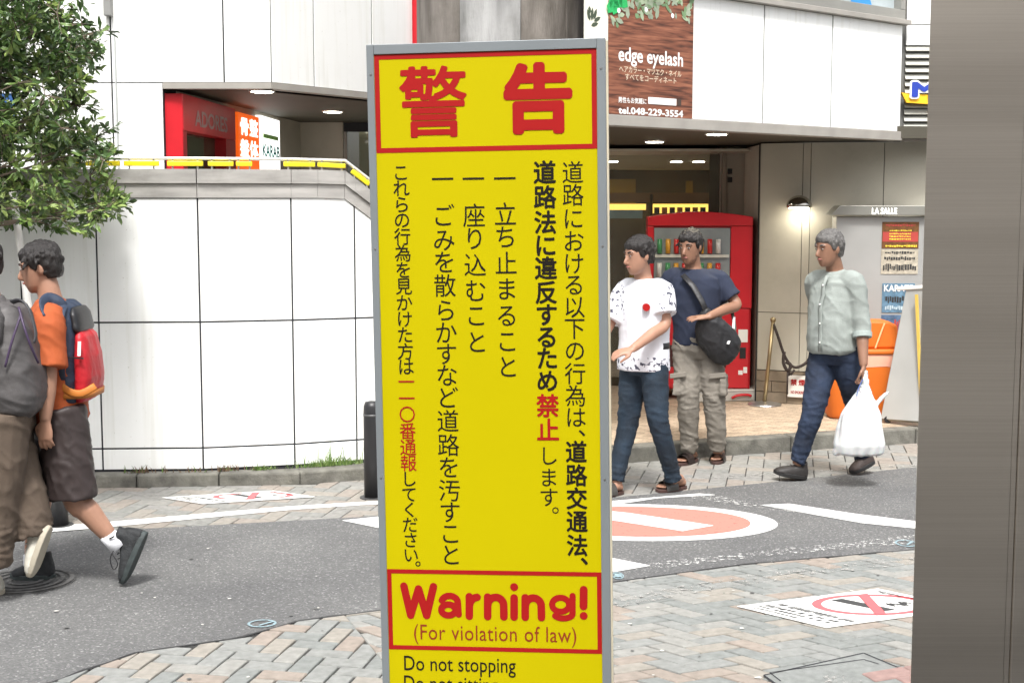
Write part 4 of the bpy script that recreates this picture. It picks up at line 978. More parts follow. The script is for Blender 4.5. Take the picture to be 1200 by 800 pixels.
# ================================================================ STEEL PILLAR
sp_ = thing('steel_pillar', 'broad brushed steel pillar standing close at the right edge', 'pillar', (.9, 2.1, 0))
def brushed():
    m = bpy.data.materials.new('brushed_steel'); m.use_nodes = True; n = m.node_tree.nodes; L = m.node_tree.links; b = n['Principled BSDF']
    tc = n.new('ShaderNodeTexCoord'); mp = n.new('ShaderNodeMapping'); mp.inputs['Scale'].default_value = (2, 2, 260); L.new(tc.outputs['Object'], mp.inputs[0])
    nz = n.new('ShaderNodeTexNoise'); nz.inputs['Scale'].default_value = 2; nz.inputs['Detail'].default_value = 5; L.new(mp.outputs[0], nz.inputs[0])
    mp2 = n.new('ShaderNodeMapping'); mp2.inputs['Scale'].default_value = (.5, .5, 7); L.new(tc.outputs['Object'], mp2.inputs[0])
    n2 = n.new('ShaderNodeTexNoise'); n2.inputs['Scale'].default_value = 1.2; n2.inputs['Detail'].default_value = 3; L.new(mp2.outputs[0], n2.inputs[0])
    rp = n.new('ShaderNodeValToRGB'); rp.color_ramp.elements[0].color = (.72, .67, .60, 1); rp.color_ramp.elements[1].color = (.77, .72, .65, 1); rp.color_ramp.elements[0].position = .35; rp.color_ramp.elements[1].position = .65
    L.new(nz.outputs[0], rp.inputs[0]); L.new(rp.outputs[0], b.inputs['Base Color'])
    mr = n.new('ShaderNodeMapRange'); mr.inputs['To Min'].default_value = .26; mr.inputs['To Max'].default_value = .42; L.new(n2.outputs[0], mr.inputs[0]); L.new(mr.outputs[0], b.inputs['Roughness'])
    b.inputs['Metallic'].default_value = 1
    bp = n.new('ShaderNodeBump'); bp.inputs['Strength'].default_value = .03; bp.inputs['Distance'].default_value = .001; L.new(nz.outputs[0], bp.inputs['Height']); L.new(bp.outputs[0], b.inputs['Normal'])
    return m
bst = brushed(); px0 = Q(1079, 400, 2.0).x; pxg = Q(1190, 420, 2.0).x
def pprism(x0, x1, xb0, name, bev=0, y0=2.0):
    mb = MB(); mb.prism([Vector(p) for p in ((x0, y0, 3), (xb0, y0+.36, 3), (x1, y0+.36, 3), (x1, y0, 3))][::-1], Z*3); return mb.build(name, bst, sp_, bevel=bev)
pprism(px0, pxg-.001, px0+.14, 'steel_sheet', .008)
pprism(pxg+.0002, pxg+.0078, pxg+.0002, 'seam_strip', 0, 2.002)
pprism(pxg+.009, pxg+.42, pxg+.009, 'steel_sheet', .003)

# ================================================================ THE WARNING SIGN
wsn = thing('warning_sign', 'tall yellow Japanese warning board with red lettering in a grey frame', 'sign', (-.05, 3.2, 0))
phi = math.atan(.117); SO = Q(572, 241, 3.2)
SR = Vector((math.cos(phi), -math.sin(phi), .0157)).normalized(); SU = Vector((-.0157, 0, 1)).normalized(); SN = SR.cross(SU).normalized(); SU = SN.cross(SR).normalized()
if SN.y > 0: SN = -SN
def sh(px, py):
    d = ray(px, py); o = Vector((0, 0, H_CAM)); t = (SO-o).dot(SN)/d.dot(SN); p = o+d*t-SO
    return p.dot(SR), p.dot(SU)
def sa(x, y, n=0): return SO+SR*x+SU*y+SN*n
xl = (sh(428.6, 53.6)[0]+sh(449.2, 800)[0])/2; xr = (sh(709.6, 43.6)[0]+sh(715.6, 800)[0])/2; yt = (sh(428.6, 53.6)[1]+sh(709.6, 43.6)[1])/2
il = (sh(438, 62)[0]+sh(441, 200)[0]+sh(457.4, 800)[0])/3; ir = (sh(700.4, 190)[0]+sh(706, 800)[0])/2; it = (sh(438, 66)[1]+sh(700, 55)[1])/2
yb_ = yt-1.72
def srect(x0, x1, y0, y1, n0, n1, m, name, bevel=0, parent=wsn):
    mb = MB(); mb.box(sa((x0+x1)/2, (y0+y1)/2, (n0+n1)/2), (x1-x0, n1-n0, y1-y0), SR, SN, SU); return mb.build(name, m, parent, bevel=bevel)
srect(xl, il, yb_, yt, -.03, .004, signgrey, 'frame_side', .0015); srect(ir, xr, yb_, yt, -.03, .004, signgrey, 'frame_side', .0015)
srect(il+.0003, ir-.0003, it, yt-.0005, -.03, .0036, signgrey, 'frame_top', .001); srect(il+.0003, ir-.0003, yb_+.0005, yb_+.02, -.03, .0036, signgrey, 'frame_bottom', .001)
srect(il, ir, yb_+.02, it, -.02, 0, yellow, 'board')
srect(xl+.004, xr+.004, yb_+.003, yt-.003, -.055, -.0305, mat('cream_backing', (.62, .56, .42), .5), 'backing')
for x_ in (xl+.01, xr-.01):
    for py in (84, 290, 560):
        p = sa(x_, sh(570, py)[1], .004); mb = MB(); mb.tube([p, p+SN*.0015], .0022, 8); mb.build('rivet', steel, wsn)
# legs and feet below the picture
for x_ in (xl+.03, xr-.03):
    p = sa(x_, yb_, -.04); mb = MB(); mb.tube([p+Z*.3, Vector((p.x, p.y, .01))], .014, 10); mb.build('leg', steel, wsn, smooth=True)
mb = MB(); p = sa(0, yb_, -.04); mb.box((p.x, p.y, .02), (.62, .4, .04), SR, Y, Z); mb.build('base_weight', black, wsn, bevel=.01)
# printed frames
def pframe(x0, x1, y0, y1, w_, name):
    mb = MB(); n = .0006
    o_ = [(x0, y0), (x1, y0), (x1, y1), (x0, y1)]; i_ = [(x0+w_, y0+w_), (x1-w_, y0+w_), (x1-w_, y1-w_), (x0+w_, y1-w_)]
    for k in range(4):
        j = (k+1) % 4; mb.face([sa(*o_[k], n), sa(*o_[j], n), sa(*i_[j], n), sa(*i_[k], n)])
    mb.build(name, signred, wsn)
y1b = sh(570, 176.5)[1]; pframe(il+.0005, ir-.0005, y1b-.001, it-.0005, .0115, 'red_frame')
pframe(il+.0005, ir-.0005, sh(570, 762.5)[1], sh(570, 668)[1], .0105, 'red_frame')
def cell(mb, ch, px, py, w_, h_, off):
    x, y = sh(px, py); put(mb, glyph(ch), sa(x, y, .0008), SR, SU, w_/EMK, h_/EMK, KCX, KCY, 0, off)
EMK = 1.0*EM
pxs = .55/275.0*(3.2/3.2)
pxs = (xr-xl)/275.5
def column(items, x0, y0, x1, y1, w_, h_, off, m, name='lettering'):
    mb = MB()
    for ch, py in items:
        px = x0+(x1-x0)*(py-y0)/(y1-y0); dx = dy = 0
        if ch in '、。': dx, dy = 8, 0; cell_w = w_
        if ch in '、。':      # punctuation sits at the upper right of its cell in vertical setting
            g_ = glyph(ch); a, b, c, d = bbox(g_); x, y = sh(px+dx, py); put(mb, g_, sa(x, y, .0008), SR, SU, w_*pxs/EMK, h_*pxs/EMK, (a+b)/2, (c+d)/2, 0, off)
        elif ch == '〇':
            cell(mb, ch, px, py, w_*pxs, h_*pxs, off)
        else: cell(mb, ch, px, py, w_*pxs, h_*pxs, off)
    mb.build(name, m, wsn, kind='stuff' if False else None)
S1, S2 = 24.5, 26.5
column(list(zip('道路における以下の行為は', (202.5, 229, 256.5, 283, 309, 334, 360, 385, 411, 438, 464, 489))), 671.2, 202, 676.6, 640, S1, S1*1.05, .0, ink)
column([('、', 507)], 674, 202, 674, 640, S1, S1, .004, ink)
column(list(zip('道路交通法', (529.5, 557, 584, 611, 639)))+[('、', 657)], 671.2, 202, 676.6, 640, S1, S1*1.06, .022, ink)
column(list(zip('道路法に違反するため', (202.5, 231.5, 261, 288, 314.5, 343, 369, 395, 420, 446.5))), 638.3, 202, 641.5, 446, 25.5, 26.5, .022, ink)
column(list(zip('禁止', (475.6, 504))), 638.3, 202, 641.5, 446, 26, 27, .022, signred)
column(list(zip('します', (534, 559.5, 582.5))), 639, 202, 643, 560, 23, 23.5, .0, ink); column([('。', 597.5)], 643, 202, 643, 640, 24, 24, .0, ink)
column(list(zip('一立ち止まること', (210, 251.5, 278, 309, 339, 370, 400, 430))), 591.5, 210, 595, 430, 26, 27.5, .0, ink)
column(list(zip('一座り込むこと', (210.3, 253, 280, 311, 341, 370, 401))), 554.7, 210, 558.7, 401, 26, 27.5, .0, ink)
column(list(zip('一ごみを散らかすなど道路を汚すこと', (210.6, 253, 281.5, 307.5, 335, 364, 390, 415, 440, 466, 493.4, 521.6, 547.5, 574.7, 600, 625, 650))), 518.7, 210, 528.4, 650, 26, 27, .0, ink)
column(list(zip('これらの行為を見かけた方は', (202.5, 221, 240, 258, 277.5, 297, 316.6, 335.6, 355, 374, 392.5, 412, 430))), 469.7, 202, 481.6, 650, 19.5, 20, .004, ink)
column(list(zip('一一〇番通報', (447.5, 467, 485.6, 505, 524, 542.5))), 469.7, 202, 481.6, 650, 19.5, 20, .004, signred)
column(list(zip('してください', (561, 579, 597, 614.5, 632.5, 650)))+[('。', 660)], 469.7, 202, 481.6, 650, 19, 19.5, .004, ink)
def sfit(body, x0, x1, ytop, ybot, off, m, sp=1.0, skew=.018):
    xa, ya = sh(x0, ybot); xb, yb2 = sh(x1, ybot); _, yt2 = sh(x0, ytop); mb = MB()
    fit(mb, body, sa(xa, (ya), .0008), SR, SU, xb-xa, yt2-ya, off, 0, sp); mb.build('lettering', m, wsn)
# heading characters
for ch, bx in (('警', (468, 547, 78.5, 160)), ('告', (590.7, 670, 74.5, 156))):
    x0_, x1_, t_, b_ = bx; mb = MB()
    xa, ya = sh((x0_+x1_)/2, (t_+b_)/2); off = .017 if ch == '警' else .043; g_ = glyph(ch); a, b, c, d = bbox(g_); a -= off; b += off; c -= off; d += off
    put(mb, g_, sa(xa, ya, .0009), SR, SU, (x1_-x0_)*pxs/(b-a), (b_-t_)*pxs/(d-c), (a+b)/2, (c+d)/2, 0, off); mb.build('heading_character', signred, wsn)
# rounded latin heading drawn with round strokes
def strokes(paths, wid, m, name):
    """round-ended strokes from pixel paths"""
    mb = MB(); k_ = 0
    for pts in paths:
        P2 = [Vector(sh(*p)) for p in pts]; r = wid*pxs/2; k_ += 1; n0 = .0007+.00004*k_
        for i, (a, b) in enumerate(zip(P2, P2[1:])):
            d = (b-a); l = d.length
            if l < 1e-7: continue
            d /= l; s_ = Vector((-d.y, d.x)); poly = []; n0 += .000004
            for q in range(9): t = -PI/2+PI*q/8; v = b+d*r*math.cos(t)+s_*r*math.sin(t); poly.append(sa(v.x, v.y, n0))
            for q in range(9): t = PI/2+PI*q/8; v = a+d*r*math.cos(t)+s_*r*math.sin(t); poly.append(sa(v.x, v.y, n0))
            mb.face(poly)
    mb.build(name, m, wsn)
def arc(cx, cy, rx, ry, a0, a1, n=12): return [(cx+rx*math.cos(math.radians(a0+(a1-a0)*i/n)), cy-ry*math.sin(math.radians(a0+(a1-a0)*i/n))) for i in range(n+1)]
yo = lambda x: (x-470)*.018
def sk(paths): return [[(x, y+yo(x)) for x, y in p] for p in paths]
Wd = 9.2
strokes(sk([[(473.3, 686), (481.3, 720), (490.5, 689), (500, 720), (508, 686)]]), Wd, signred, 'letter')                                   # W
strokes(sk([arc(527, 704, 9.5, 7.5, 165, 0)+[(537.5, 718)], arc(525.5, 713, 8.3, 6.4, 40, 330, 16), [(532, 709.5), (536, 706)]]), 8.0, signred, 'letter')  # a
strokes(sk([[(550, 697), (550, 720)], arc(560, 707, 9.5, 9.5, 175, 95, 6)]), Wd, signred, 'letter')                                         # r
strokes(sk([[(571.5, 697), (571.5, 720)], arc(581, 706.5, 9.3, 9.3, 180, 0)+[(590.5, 720)]]), Wd, signred, 'letter')                        # n
strokes(sk([[(602.5, 697.5), (602.5, 720)]]), Wd, signred, 'letter'); strokes(sk([[(602.5, 684.8), (602.6, 685)]]), 9.6, signred, 'letter_dot')   # i
strokes(sk([[(615.5, 697), (615.5, 720)], arc(625, 706.5, 9.3, 9.3, 180, 0)+[(634.5, 720)]]), Wd, signred, 'letter')                        # n
strokes(sk([arc(657, 704.5, 10, 8.2, 0, 360, 22), [(671, 694), (671, 713)]+arc(660, 715, 11, 5.5, -5, -150, 8)]), 7.4, signred, 'letter')    # g
strokes(sk([[(684, 686.5), (683.8, 706)]]), 9.4, signred, 'letter'); strokes(sk([[(684, 717), (684.1, 717.2)]]), 9.4, signred, 'letter_dot')  # !
sfit('(For violation of law)', 485.5, 675.5, 730.5, 754, -.004, mat('sign_red_thin', (.25, .03, .005), .45, .03), 1.06)
sfit('Do not stopping', 474, 604.5, 767.5, 790, .002, ink); sfit('Do not sitting', 474, 583.5, 790.5, 813.5, .002, ink)

# ================================================================ TREE
tr_ = thing('street_tree', 'leafy evergreen street tree reaching in from the left edge', 'tree', (-4.3, 8.3, 0))
bark = mat('bark', (.14, .11, .08), .9, .3, 14, bump=.6, bscale=30)
rt = random.Random(21)
mb = MB(); mb.tube([(-4.3, 8.3, 0), (-4.28, 8.3, .8), (-4.33, 8.28, 1.6), (-4.2, 8.3, 2.4), (-4.1, 8.25, 3.3), (-4.15, 8.2, 4.2)], [.11, .085, .075, .065, .05, .02], 12, sub=3); mb.build('trunk', bark, tr_, smooth=True)
lm = [mat('leaf_dark', (.055, .105, .028), .32, .35, 9, spec=.6), mat('leaf_mid', (.125, .20, .05), .35, .3, 9, spec=.6), mat('leaf_light', (.24, .32, .09), .4, .3, 9, spec=.5), mat('leaf_olive', (.10, .10, .035), .4, .3, 9)]
lv = MB(); tw = MB()
# clumps: centre pixel, distance, radius in metres (the crown's own ragged outline)
cl = []
def edge(py):       # right outline of the crown
    pts = [(-60, 30), (0, 62), (30, 96), (55, 118), (85, 112), (105, 92), (125, 104), (150, 126), (175, 118), (195, 138), (215, 128), (240, 146), (258, 128), (272, 70)]
    for (y0, x0), (y1, x1) in zip(pts, pts[1:]):
        if y0 <= py <= y1: return x0+(x1-x0)*(py-y0)/(y1-y0)
    return 60
tries = 0
while len(cl) < 560 and tries < 14000:
    tries += 1
    py = rt.uniform(-190, 262); px = rt.uniform(-190, 146); Yd = 8.2+rt.uniform(-.75, .75)
    e_ = edge(py) if py > -60 else edge(-60)-(-60-py)*.35
    if px > e_-6: continue
    if py > 200+.25*(60-px)*0+55 and px > 100: continue
    # keep some gaps open
    gz = noise.noise(Vector((px*.022, py*.022, Yd*.8)))
    if gz > .27: continue
    cl.append((Q(px, py, Yd), px, py))
hub = [Vector((-4.2, 8.3, z)) for z in (1.75, 2.1, 2.5, 2.9, 3.3)]
def leaf(c, d, l, w_, m):
    s_ = d.cross(Vector((rt.uniform(-1, 1), rt.uniform(-1, 1), rt.uniform(.2, 1.6)))).normalized(); nn = s_.cross(d).normalized()
    p = [c, c+d*l*.45+s_*w_/2-nn*.004, c+d*l*.8+s_*w_*.33, c+d*l-nn*.008, c+d*l*.8-s_*w_*.33, c+d*l*.45-s_*w_/2-nn*.004]
    mid = c+d*l*.5-nn*w_*.16
    i = len(lv.v); lv.v += p+[mid]
    for a, b in ((0, 1), (1, 2), (2, 3)): lv.f.append((i+a, i+b, i+6)); lv.m.append(m)
    for a, b in ((3, 4), (4, 5), (5, 0)): lv.f.append((i+a, i+b, i+6)); lv.m.append(m)
for c, px, py in cl:
    h = min(hub, key=lambda q: abs(q.z+.25-c.z)+.3*rt.random()); 
    if rt.random() < .22:
        m1 = (h+c)/2+Vector((rt.uniform(-.1, .1), rt.uniform(-.1, .1), rt.uniform(-.12, .05))); tw.tube([h, m1, c], [.016, .009, .004], 5, sub=2)
    tone = noise.noise(c*2.2)+.25*noise.noise(c*6)
    for k in range(rt.randint(5, 8)):
        dd = Vector((rt.gauss(.25, .8), rt.gauss(-.1, .7), rt.gauss(.15, .75))).normalized(); tip = c+dd*rt.uniform(.05, .15)
        tw.tube([c, tip], [.003, .002], 3)
        for q in range(rt.randint(5, 8)):
            ld = (dd*.7+Vector((rt.gauss(0, .75), rt.gauss(0, .75), rt.gauss(-.1, .6)))).normalized()
            r = rt.random()+tone*.9
            mi = 0 if r < .35 else 1 if r < .78 else 2 if r < 1.1 else 3 if rt.random() < .3 else 2
            leaf(tip-dd*rt.uniform(0, .07), ld, rt.uniform(.05, .090), rt.uniform(.020, .032), mi)
tag(tw.build('branches', bark, tr_), kind='stuff'); tag(lv.build('crown', lm, tr_), kind='stuff')
sk_ = thing('tree_stake', 'white wooden tree stake leaning below the tree crown', 'stake', P(28, 590))
a = Q(15, 225, 8.0); b = Q(21.5, 273, 8.0); d = (b-a); bot = a+d*((a.z-.0)/(a.z-b.z)); mb = MB(); mb.tube([a, bot], .022, 10); mb.build('pole', mat('white_wood', (.72, .70, .66), .6, .08), sk_, smooth=True); sk_.location = (bot.x, bot.y, 0)
sk_.children[0].location = Vector((0, 0, 0)); off = P(28, 590)-sk_.location; sk_.children[0].location = off

# ================================================================ WEEDS AT THE WALL FOOT
wd = MB(); rw = random.Random(5)
gr_m = [mat('grass_a', (.11, .20, .04), .6, .3), mat('grass_b', (.20, .28, .08), .6, .3), mat('dry_weed', (.16, .10, .06), .8, .3)]
def blade(c, h, dirx, w_, m):
    t = c+Vector((dirx, rw.uniform(-.04, .02), h)); mid = (c+t)/2+Vector((-dirx*.15, 0, h*.12)); s_ = Vector((w_, 0, 0))
    wd.face([c-s_/2, c+s_/2, mid+s_*.35, mid-s_*.35], m); wd.face([mid-s_*.35, mid+s_*.35, t], m)
def wallY(x):
    for a, b in zip(wp, wp[1:]):
        if a[0] <= x <= b[0]: return a[1]+(b[1]-a[1])*(x-a[0])/(b[0]-a[0])
    return 9.2
for i in range(430):
    px = rw.choice([rw.gauss(388, 20), rw.gauss(388, 20), rw.gauss(375, 28), rw.gauss(305, 6)]); x = (px-600)/FPX*9.3
    if x > -.75: continue
    c = Vector((x, wallY(x)-.03-.05*rw.random(), .084)); k = math.exp(-((px-385)/34)**2)
    blade(c, .012+(.055 if rw.random() < .9 else .15)*rw.random()*(.3+k), rw.gauss(0, .035), .003+.004*rw.random(), 0 if rw.random() < .55 else 1)
for i in range(130):
    px = rw.choice([rw.gauss(250, 18), rw.gauss(165, 5), rw.gauss(262, 5), rw.uniform(140, 300)]); x = (px-600)/FPX*9.2; c = Vector((x, wallY(x)-.02-.04*rw.random(), .084)); blade(c, .01+.05*rw.random(), rw.gauss(0, .02), .006, 2 if rw.random() < .75 else 0)
wo = wd.build('weeds', gr_m); tag(wo, 'green and brown weeds growing along the foot of the white stair wall', 'weeds', kind='stuff')

# ================================================================ PEOPLE
skin_a = mat('skin_warm', (.30, .15, .095), .5, .08, 20); skin_b = mat('skin_light', (.36, .195, .13), .5, .08, 20); skin_c = mat('skin_tan', (.25, .13, .082), .5, .08, 20)
hair_m = mat('black_hair', (.015, .012, .011), .45, .4, 60, bump=.6, bscale=120, stretch=(3, 3, .6)); hair_g = mat('greying_hair', (.10, .095, .09), .5, .4, 60, bump=.6, bscale=120)
eye_w = mat('eye_white', (.34, .31, .29), .3); lip = mat('lip', (.33, .12, .10), .5)
def unit(v): return Vector(v).normalized()
def ring(c, A, a, B, b, n=20, pw=1.0):
    return [c+A*a*(abs(math.cos(t))**pw)*(1 if math.cos(t) >= 0 else -1)+B*b*(abs(math.sin(t))**pw)*(1 if math.sin(t) >= 0 else -1) for t in (2*PI*j/n for j in range(n))]
def add_hand(mb, wr, d, palm_n, side, s=1.0, curl=.5, spread=1.0):
    """palm and five bent fingers; d along the hand, palm_n out of the palm, side towards the thumb"""
    d = unit(d); palm_n = unit(palm_n-d*palm_n.dot(d)); side = unit(side-d*side.dot(d)-palm_n*side.dot(palm_n))
    mb.rings([ring(wr+d*t*s, side, a*s, palm_n, b*s, 12) for t, a, b in ((-.015, .026, .019), (.012, .029, .017), (.05, .039, .0145), (.085, .040, .013), (.097, .034, .010))])
    for k, (o_, l, r) in enumerate(((.030, .072, .0085), (.010, .080, .0088), (-.010, .075, .0085), (-.029, .060, .0075))):
        b0 = wr+d*.080*s+side*o_*s; dirs = d; p = [b0]; cur = curl*(.85+.12*k)
        for q, f_ in enumerate((.45, .32, .23)):
            a_ = cur*(q+.6)*.75; dd = unit(d*math.cos(a_)+palm_n*math.sin(a_)+side*o_*2.2*spread); p.append(p[-1]+dd*l*f_*s)
        mb.tube(p, [r*s, r*s, r*.92*s, r*.72*s], 8, sub=2)
    t0 = wr+d*.022*s+side*.024*s
    mb.tube([t0, t0+(side*.75+d*.6+palm_n*.3)*.036*s, t0+(side*.6+d*1.25+palm_n*.55)*.045*s, t0+(side*.5+d*1.6+palm_n*.8)*.052*s], [.0125*s, .011*s, .0095*s, .007*s], 8, sub=2)
def add_head(mb, c, F, U, s=1.0):
    Lx = U.cross(F).normalized()
    prof = ((-.118, .022, .025, .048), (-.108, .036, .042, .038), (-.085, .052, .062, .026), (-.055, .062, .078, .014), (-.02, .069, .088, .006), (.02, .073, .094, 0), (.055, .072, .093, -.004), (.085, .06, .078, -.006), (.105, .04, .052, -.006), (.116, .014, .02, -.005))
    mb.rings([ring(c+U*z*s+F*o_*s, Lx, a*s, F, b*s, 20) for z, a, b, o_ in prof])
    mb.tube([c+F*.086*s+U*.018*s, c+F*.099*s-U*.012*s, c+F*.112*s-U*.034*s, c+F*.088*s-U*.045*s], [.008*s, .011*s, .013*s, .009*s], 8, sub=2)      # nose
    for sg in (-1, 1):
        mb.ball(c+Lx*sg*.074*s-U*.008*s-F*.008*s, (.009*s, .017*s, .030*s), Lx, F, U, 10, 6)
        mb.ball(c+Lx*sg*.033*s+F*.083*s+U*.027*s, (.022*s, .010*s, .007*s), Lx, F, U, 8, 5)  # brow
    mb.ball(c+F*.080*s-U*.068*s, (.026*s, .016*s, .010*s), Lx, F, U, 10, 6)
def head_extras(root, c, F, U, hm, style='short', s=1.0):
    Lx = U.cross(F).normalized()
    for sg in (-1, 1):
        e = MB(); e.ball(c+Lx*sg*.031*s+F*.088*s+U*.006*s, (.011*s, .0035*s, .0045*s), Lx, F, U, 10, 6); eo = e.build('eye', eye_w, root, smooth=True)
        e = MB(); e.ball(c+Lx*sg*.031*s+F*.0905*s+U*.006*s, (.0055*s, .003*s, .0048*s), Lx, F, U, 8, 5); e.build('iris', black, eo, smooth=True)
        e = MB(); e.tube([c+Lx*sg*.016*s+F*.094*s+U*.027*s, c+Lx*sg*.034*s+F*.091*s+U*.034*s, c+Lx*sg*.050*s+F*.078*s+U*.028*s], [.004*s, .005*s, .003*s], 6, sub=2); e.build('eyebrow', hm, root, smooth=True)
    e = MB(); e.tube([c-Lx*.022*s+F*.091*s-U*.064*s, c+F*.098*s-U*.062*s, c+Lx*.022*s+F*.091*s-U*.064*s], [.003*s, .006*s, .003*s], 6, sub=2); e.build('mouth', lip, root, smooth=True)
    h = MB()
    lo_ = -.06 if style == 'short' else -.085
    pr_ = ((lo_, .052, .045, -.048), (-.03, .071, .064, -.038), (.0, .080, .078, -.028), (.03, .083, .090, -.018), (.055, .083, .101, -.009), (.08, .076, .098, -.006), (.103, .060, .080, -.008), (.122, .038, .052, -.010), (.132, .014, .02, -.010))
    h.rings([ring(c+U*z*s+F*o_*s, Lx, a*s, F, b*s, 24) for z, a, b, o_ in pr_])
    for sg in (-1, 1): h.ball(c+Lx*sg*.070*s+U*.022*s+F*.012*s, (.010*s, .030*s, .034*s), Lx, F, U, 10, 6)
    rh = random.Random(int(c.x*100))
    for k in range(46):      # locks
        t = rh.uniform(-PI, PI); z = rh.uniform(.02, .115); r = .086*math.cos(max(0, (z-.03))/.11*1.2); b0 = c+U*z*s+Lx*r*math.cos(t)*s+F*(r*1.15*math.sin(t)-.012)*s
        if F.dot(b0-c) > .06*s and z < .07: continue
        out = (b0-c).normalized(); dn = unit(-U*.8+Lx*rh.uniform(-.5, .5)+F*rh.uniform(-.2, .6)); h.tube([b0-out*.006*s, b0+out*.006*s+dn*.015*s, b0+out*.001*s+dn*.036*s], [.009*s, .008*s, .003*s], 6, sub=2)
    h.build('hair', hm, root, voxel=.006, disp=lambda p, n: .006*noise.noise(Vector((p.x*80, p.y*80, p.z*22)))+.004*noise.noise(p*30)+.0015)
def folds(amp, fx, fz, seed=0, knees=(), lean=0.0):
    def f(p, n):
        w_ = noise.noise(Vector((p.x*3+seed, p.y*3, p.z*3)))*.6
        q = Vector((p.x*fx+seed+w_, p.y*fx+p.z*lean*fx, p.z*fz+p.x*lean*fz+w_))
        a = max(0, 1-2.6*abs(noise.noise(q)))**2; b = max(0, 1-2.8*abs(noise.noise(q*1.9+Vector((5, 3, 1)))))**2
        d = .62*amp*(.95*(a-.30)+.5*(b-.25)+.5*noise.noise(q*.55))
        for kz, kr, ka in knees:
            w_ = math.exp(-((p.z-kz)/kr)**2); d += ka*.85*w_*(max(0, 1-2.6*abs(noise.noise(Vector((p.x*8+seed, p.y*8, p.z*26)))))**2-.35)
        return d
    return f
def shoe(root, ankle, heel, toe, up, wid, um, som, name='shoe', high=.07, lace=None, sock=None, white_stripe=False):
    """heel and toe lie at ground side of the sole"""
    F = unit(toe-heel); up = unit(up-F*up.dot(F)); S = F.cross(up); L = (toe-heel).length
    def rg(t, a, z0, z1, pw=.75): 
        c = heel+F*L*t; return [c+S*a*(abs(math.cos(q))**pw)*(1 if math.cos(q) >= 0 else -1)+up*(z0 if math.sin(q) < 0 else z0+(z1-z0)*abs(math.sin(q))**.8) for q in (2*PI*j/18 for j in range(18))]
    mb = MB(); w2 = wid/2
    mb.rings([rg(-.01, w2*.5, .025, .055), rg(.04, w2*.72, .02, high+.01), rg(.16, w2*.8, .02, high+.025), rg(.30, w2*.82, .02, high+.015), rg(.45, w2*.86, .02, high*.82+.015), rg(.62, w2*.98, .02, .075), rg(.80, w2*1.0, .02, .062), rg(.93, w2*.82, .02, .05), rg(1.0, w2*.45, .022, .035)])
    mb.tube([heel+F*L*.2+up*.05, heel+F*L*.19+up*(high+.03), ankle*.5+(heel+F*L*.2+up*(high+.035))*.5], [w2*.72, w2*.70, w2*.66], 14)
    o = mb.build(name, um, root, voxel=.007, smoothit=2, disp=lambda p, n: .0012*noise.noise(p*60))
    mb = MB(); mb.rings([[p for p in ring(heel+F*L*(.5)+up*z, F, L*.53*k, S, w2*1.06*k, 26, .8)] for z, k in ((0, .97), (.006, 1), (.022, 1), (.028, .985))])
    for v in mb.v:
        t = (v-heel).dot(F)/L; sd = (v-heel).dot(S); v -= S*sd*(.18*max(0, .55-t)+.0); 
        if t > .85: v += up*.10*(t-.85)*L*2
    mb.build('sole', som, o, smooth=False, bevel=.003)
    if lace:
        mb = MB()
        for k in range(4):
            t = .36+.09*k; z = high*.86+.028-.009*k*1.2; c = heel+F*L*t+up*z; mb.tube([c-S*w2*.35, c+up*.006, c+S*w2*.35], .003, 5, sub=2)
        mb.build('laces', lace, o, smooth=True)
    return o
def sandal(root, heel, toe, up, wid, m, band):
    F = unit(toe-heel); up = unit(up-F*up.dot(F)); S = F.cross(up); L = (toe-heel).length
    mb = MB(); mb.rings([ring(heel+F*L*.5+up*z, F, L*.52, S, wid/2, 26, .8) for z in (0, .006, .022)]); o = mb.build('sandal', m, root, bevel=.003)
    mb = MB()
    for t, w_ in ((.55, .035), (.68, .035)):
        c = heel+F*L*t; n = 12; a_ = []; b_ = []
        for i in range(n+1):
            q = PI*i/n; p = c+S*math.cos(q)*wid*.53+up*(.015+math.sin(q)*(.070 if t < .6 else .058)); a_.append(p-F*w_); b_.append(p+F*w_)
        for i in range(n): mb.face([a_[i], a_[i+1], b_[i+1], b_[i]]); mb.face([a_[i]*1.0-up*.004, b_[i]-up*.004, b_[i+1]-up*.004, a_[i+1]-up*.004])
    mb.build('strap', band, o, smooth=True); return o
def bare_foot(mb, ankle, heel, toe, up, wid=.09):
    F = unit(toe-heel); up = unit(up-F*up.dot(F)); S = F.cross(up); L = (toe-heel).length*.93
    def rg(t, a, h): c = heel+F*L*t+up*(.022+h/2); return ring(c, S, a, up, h/2, 14)
    mb.rings([rg(.02, .018, .03), rg(.08, .030, .055), rg(.22, .033, .075), rg(.42, .036, .062), rg(.62, .044, .040), rg(.78, .045, .028)])
    mb.tube([heel+F*L*.2+up*.07, ankle], [.033, .034], 12)
    for k, (o_, l, r) in enumerate(((.031, .055, .0125), (.013, .055, .0088), (-.002, .050, .0082), (-.016, .044, .0078), (-.029, .036, .0074))):
        b0 = heel+F*L*.74+S*o_+up*.034; mb.tube([b0, b0+F*l*.6+up*.003, b0+F*l-up*.004], [r, r, r*.8], 8, sub=2)
def limb(mb, pts, rad, n=16, sub=4): mb.tube(pts, rad, n, sub=sub)
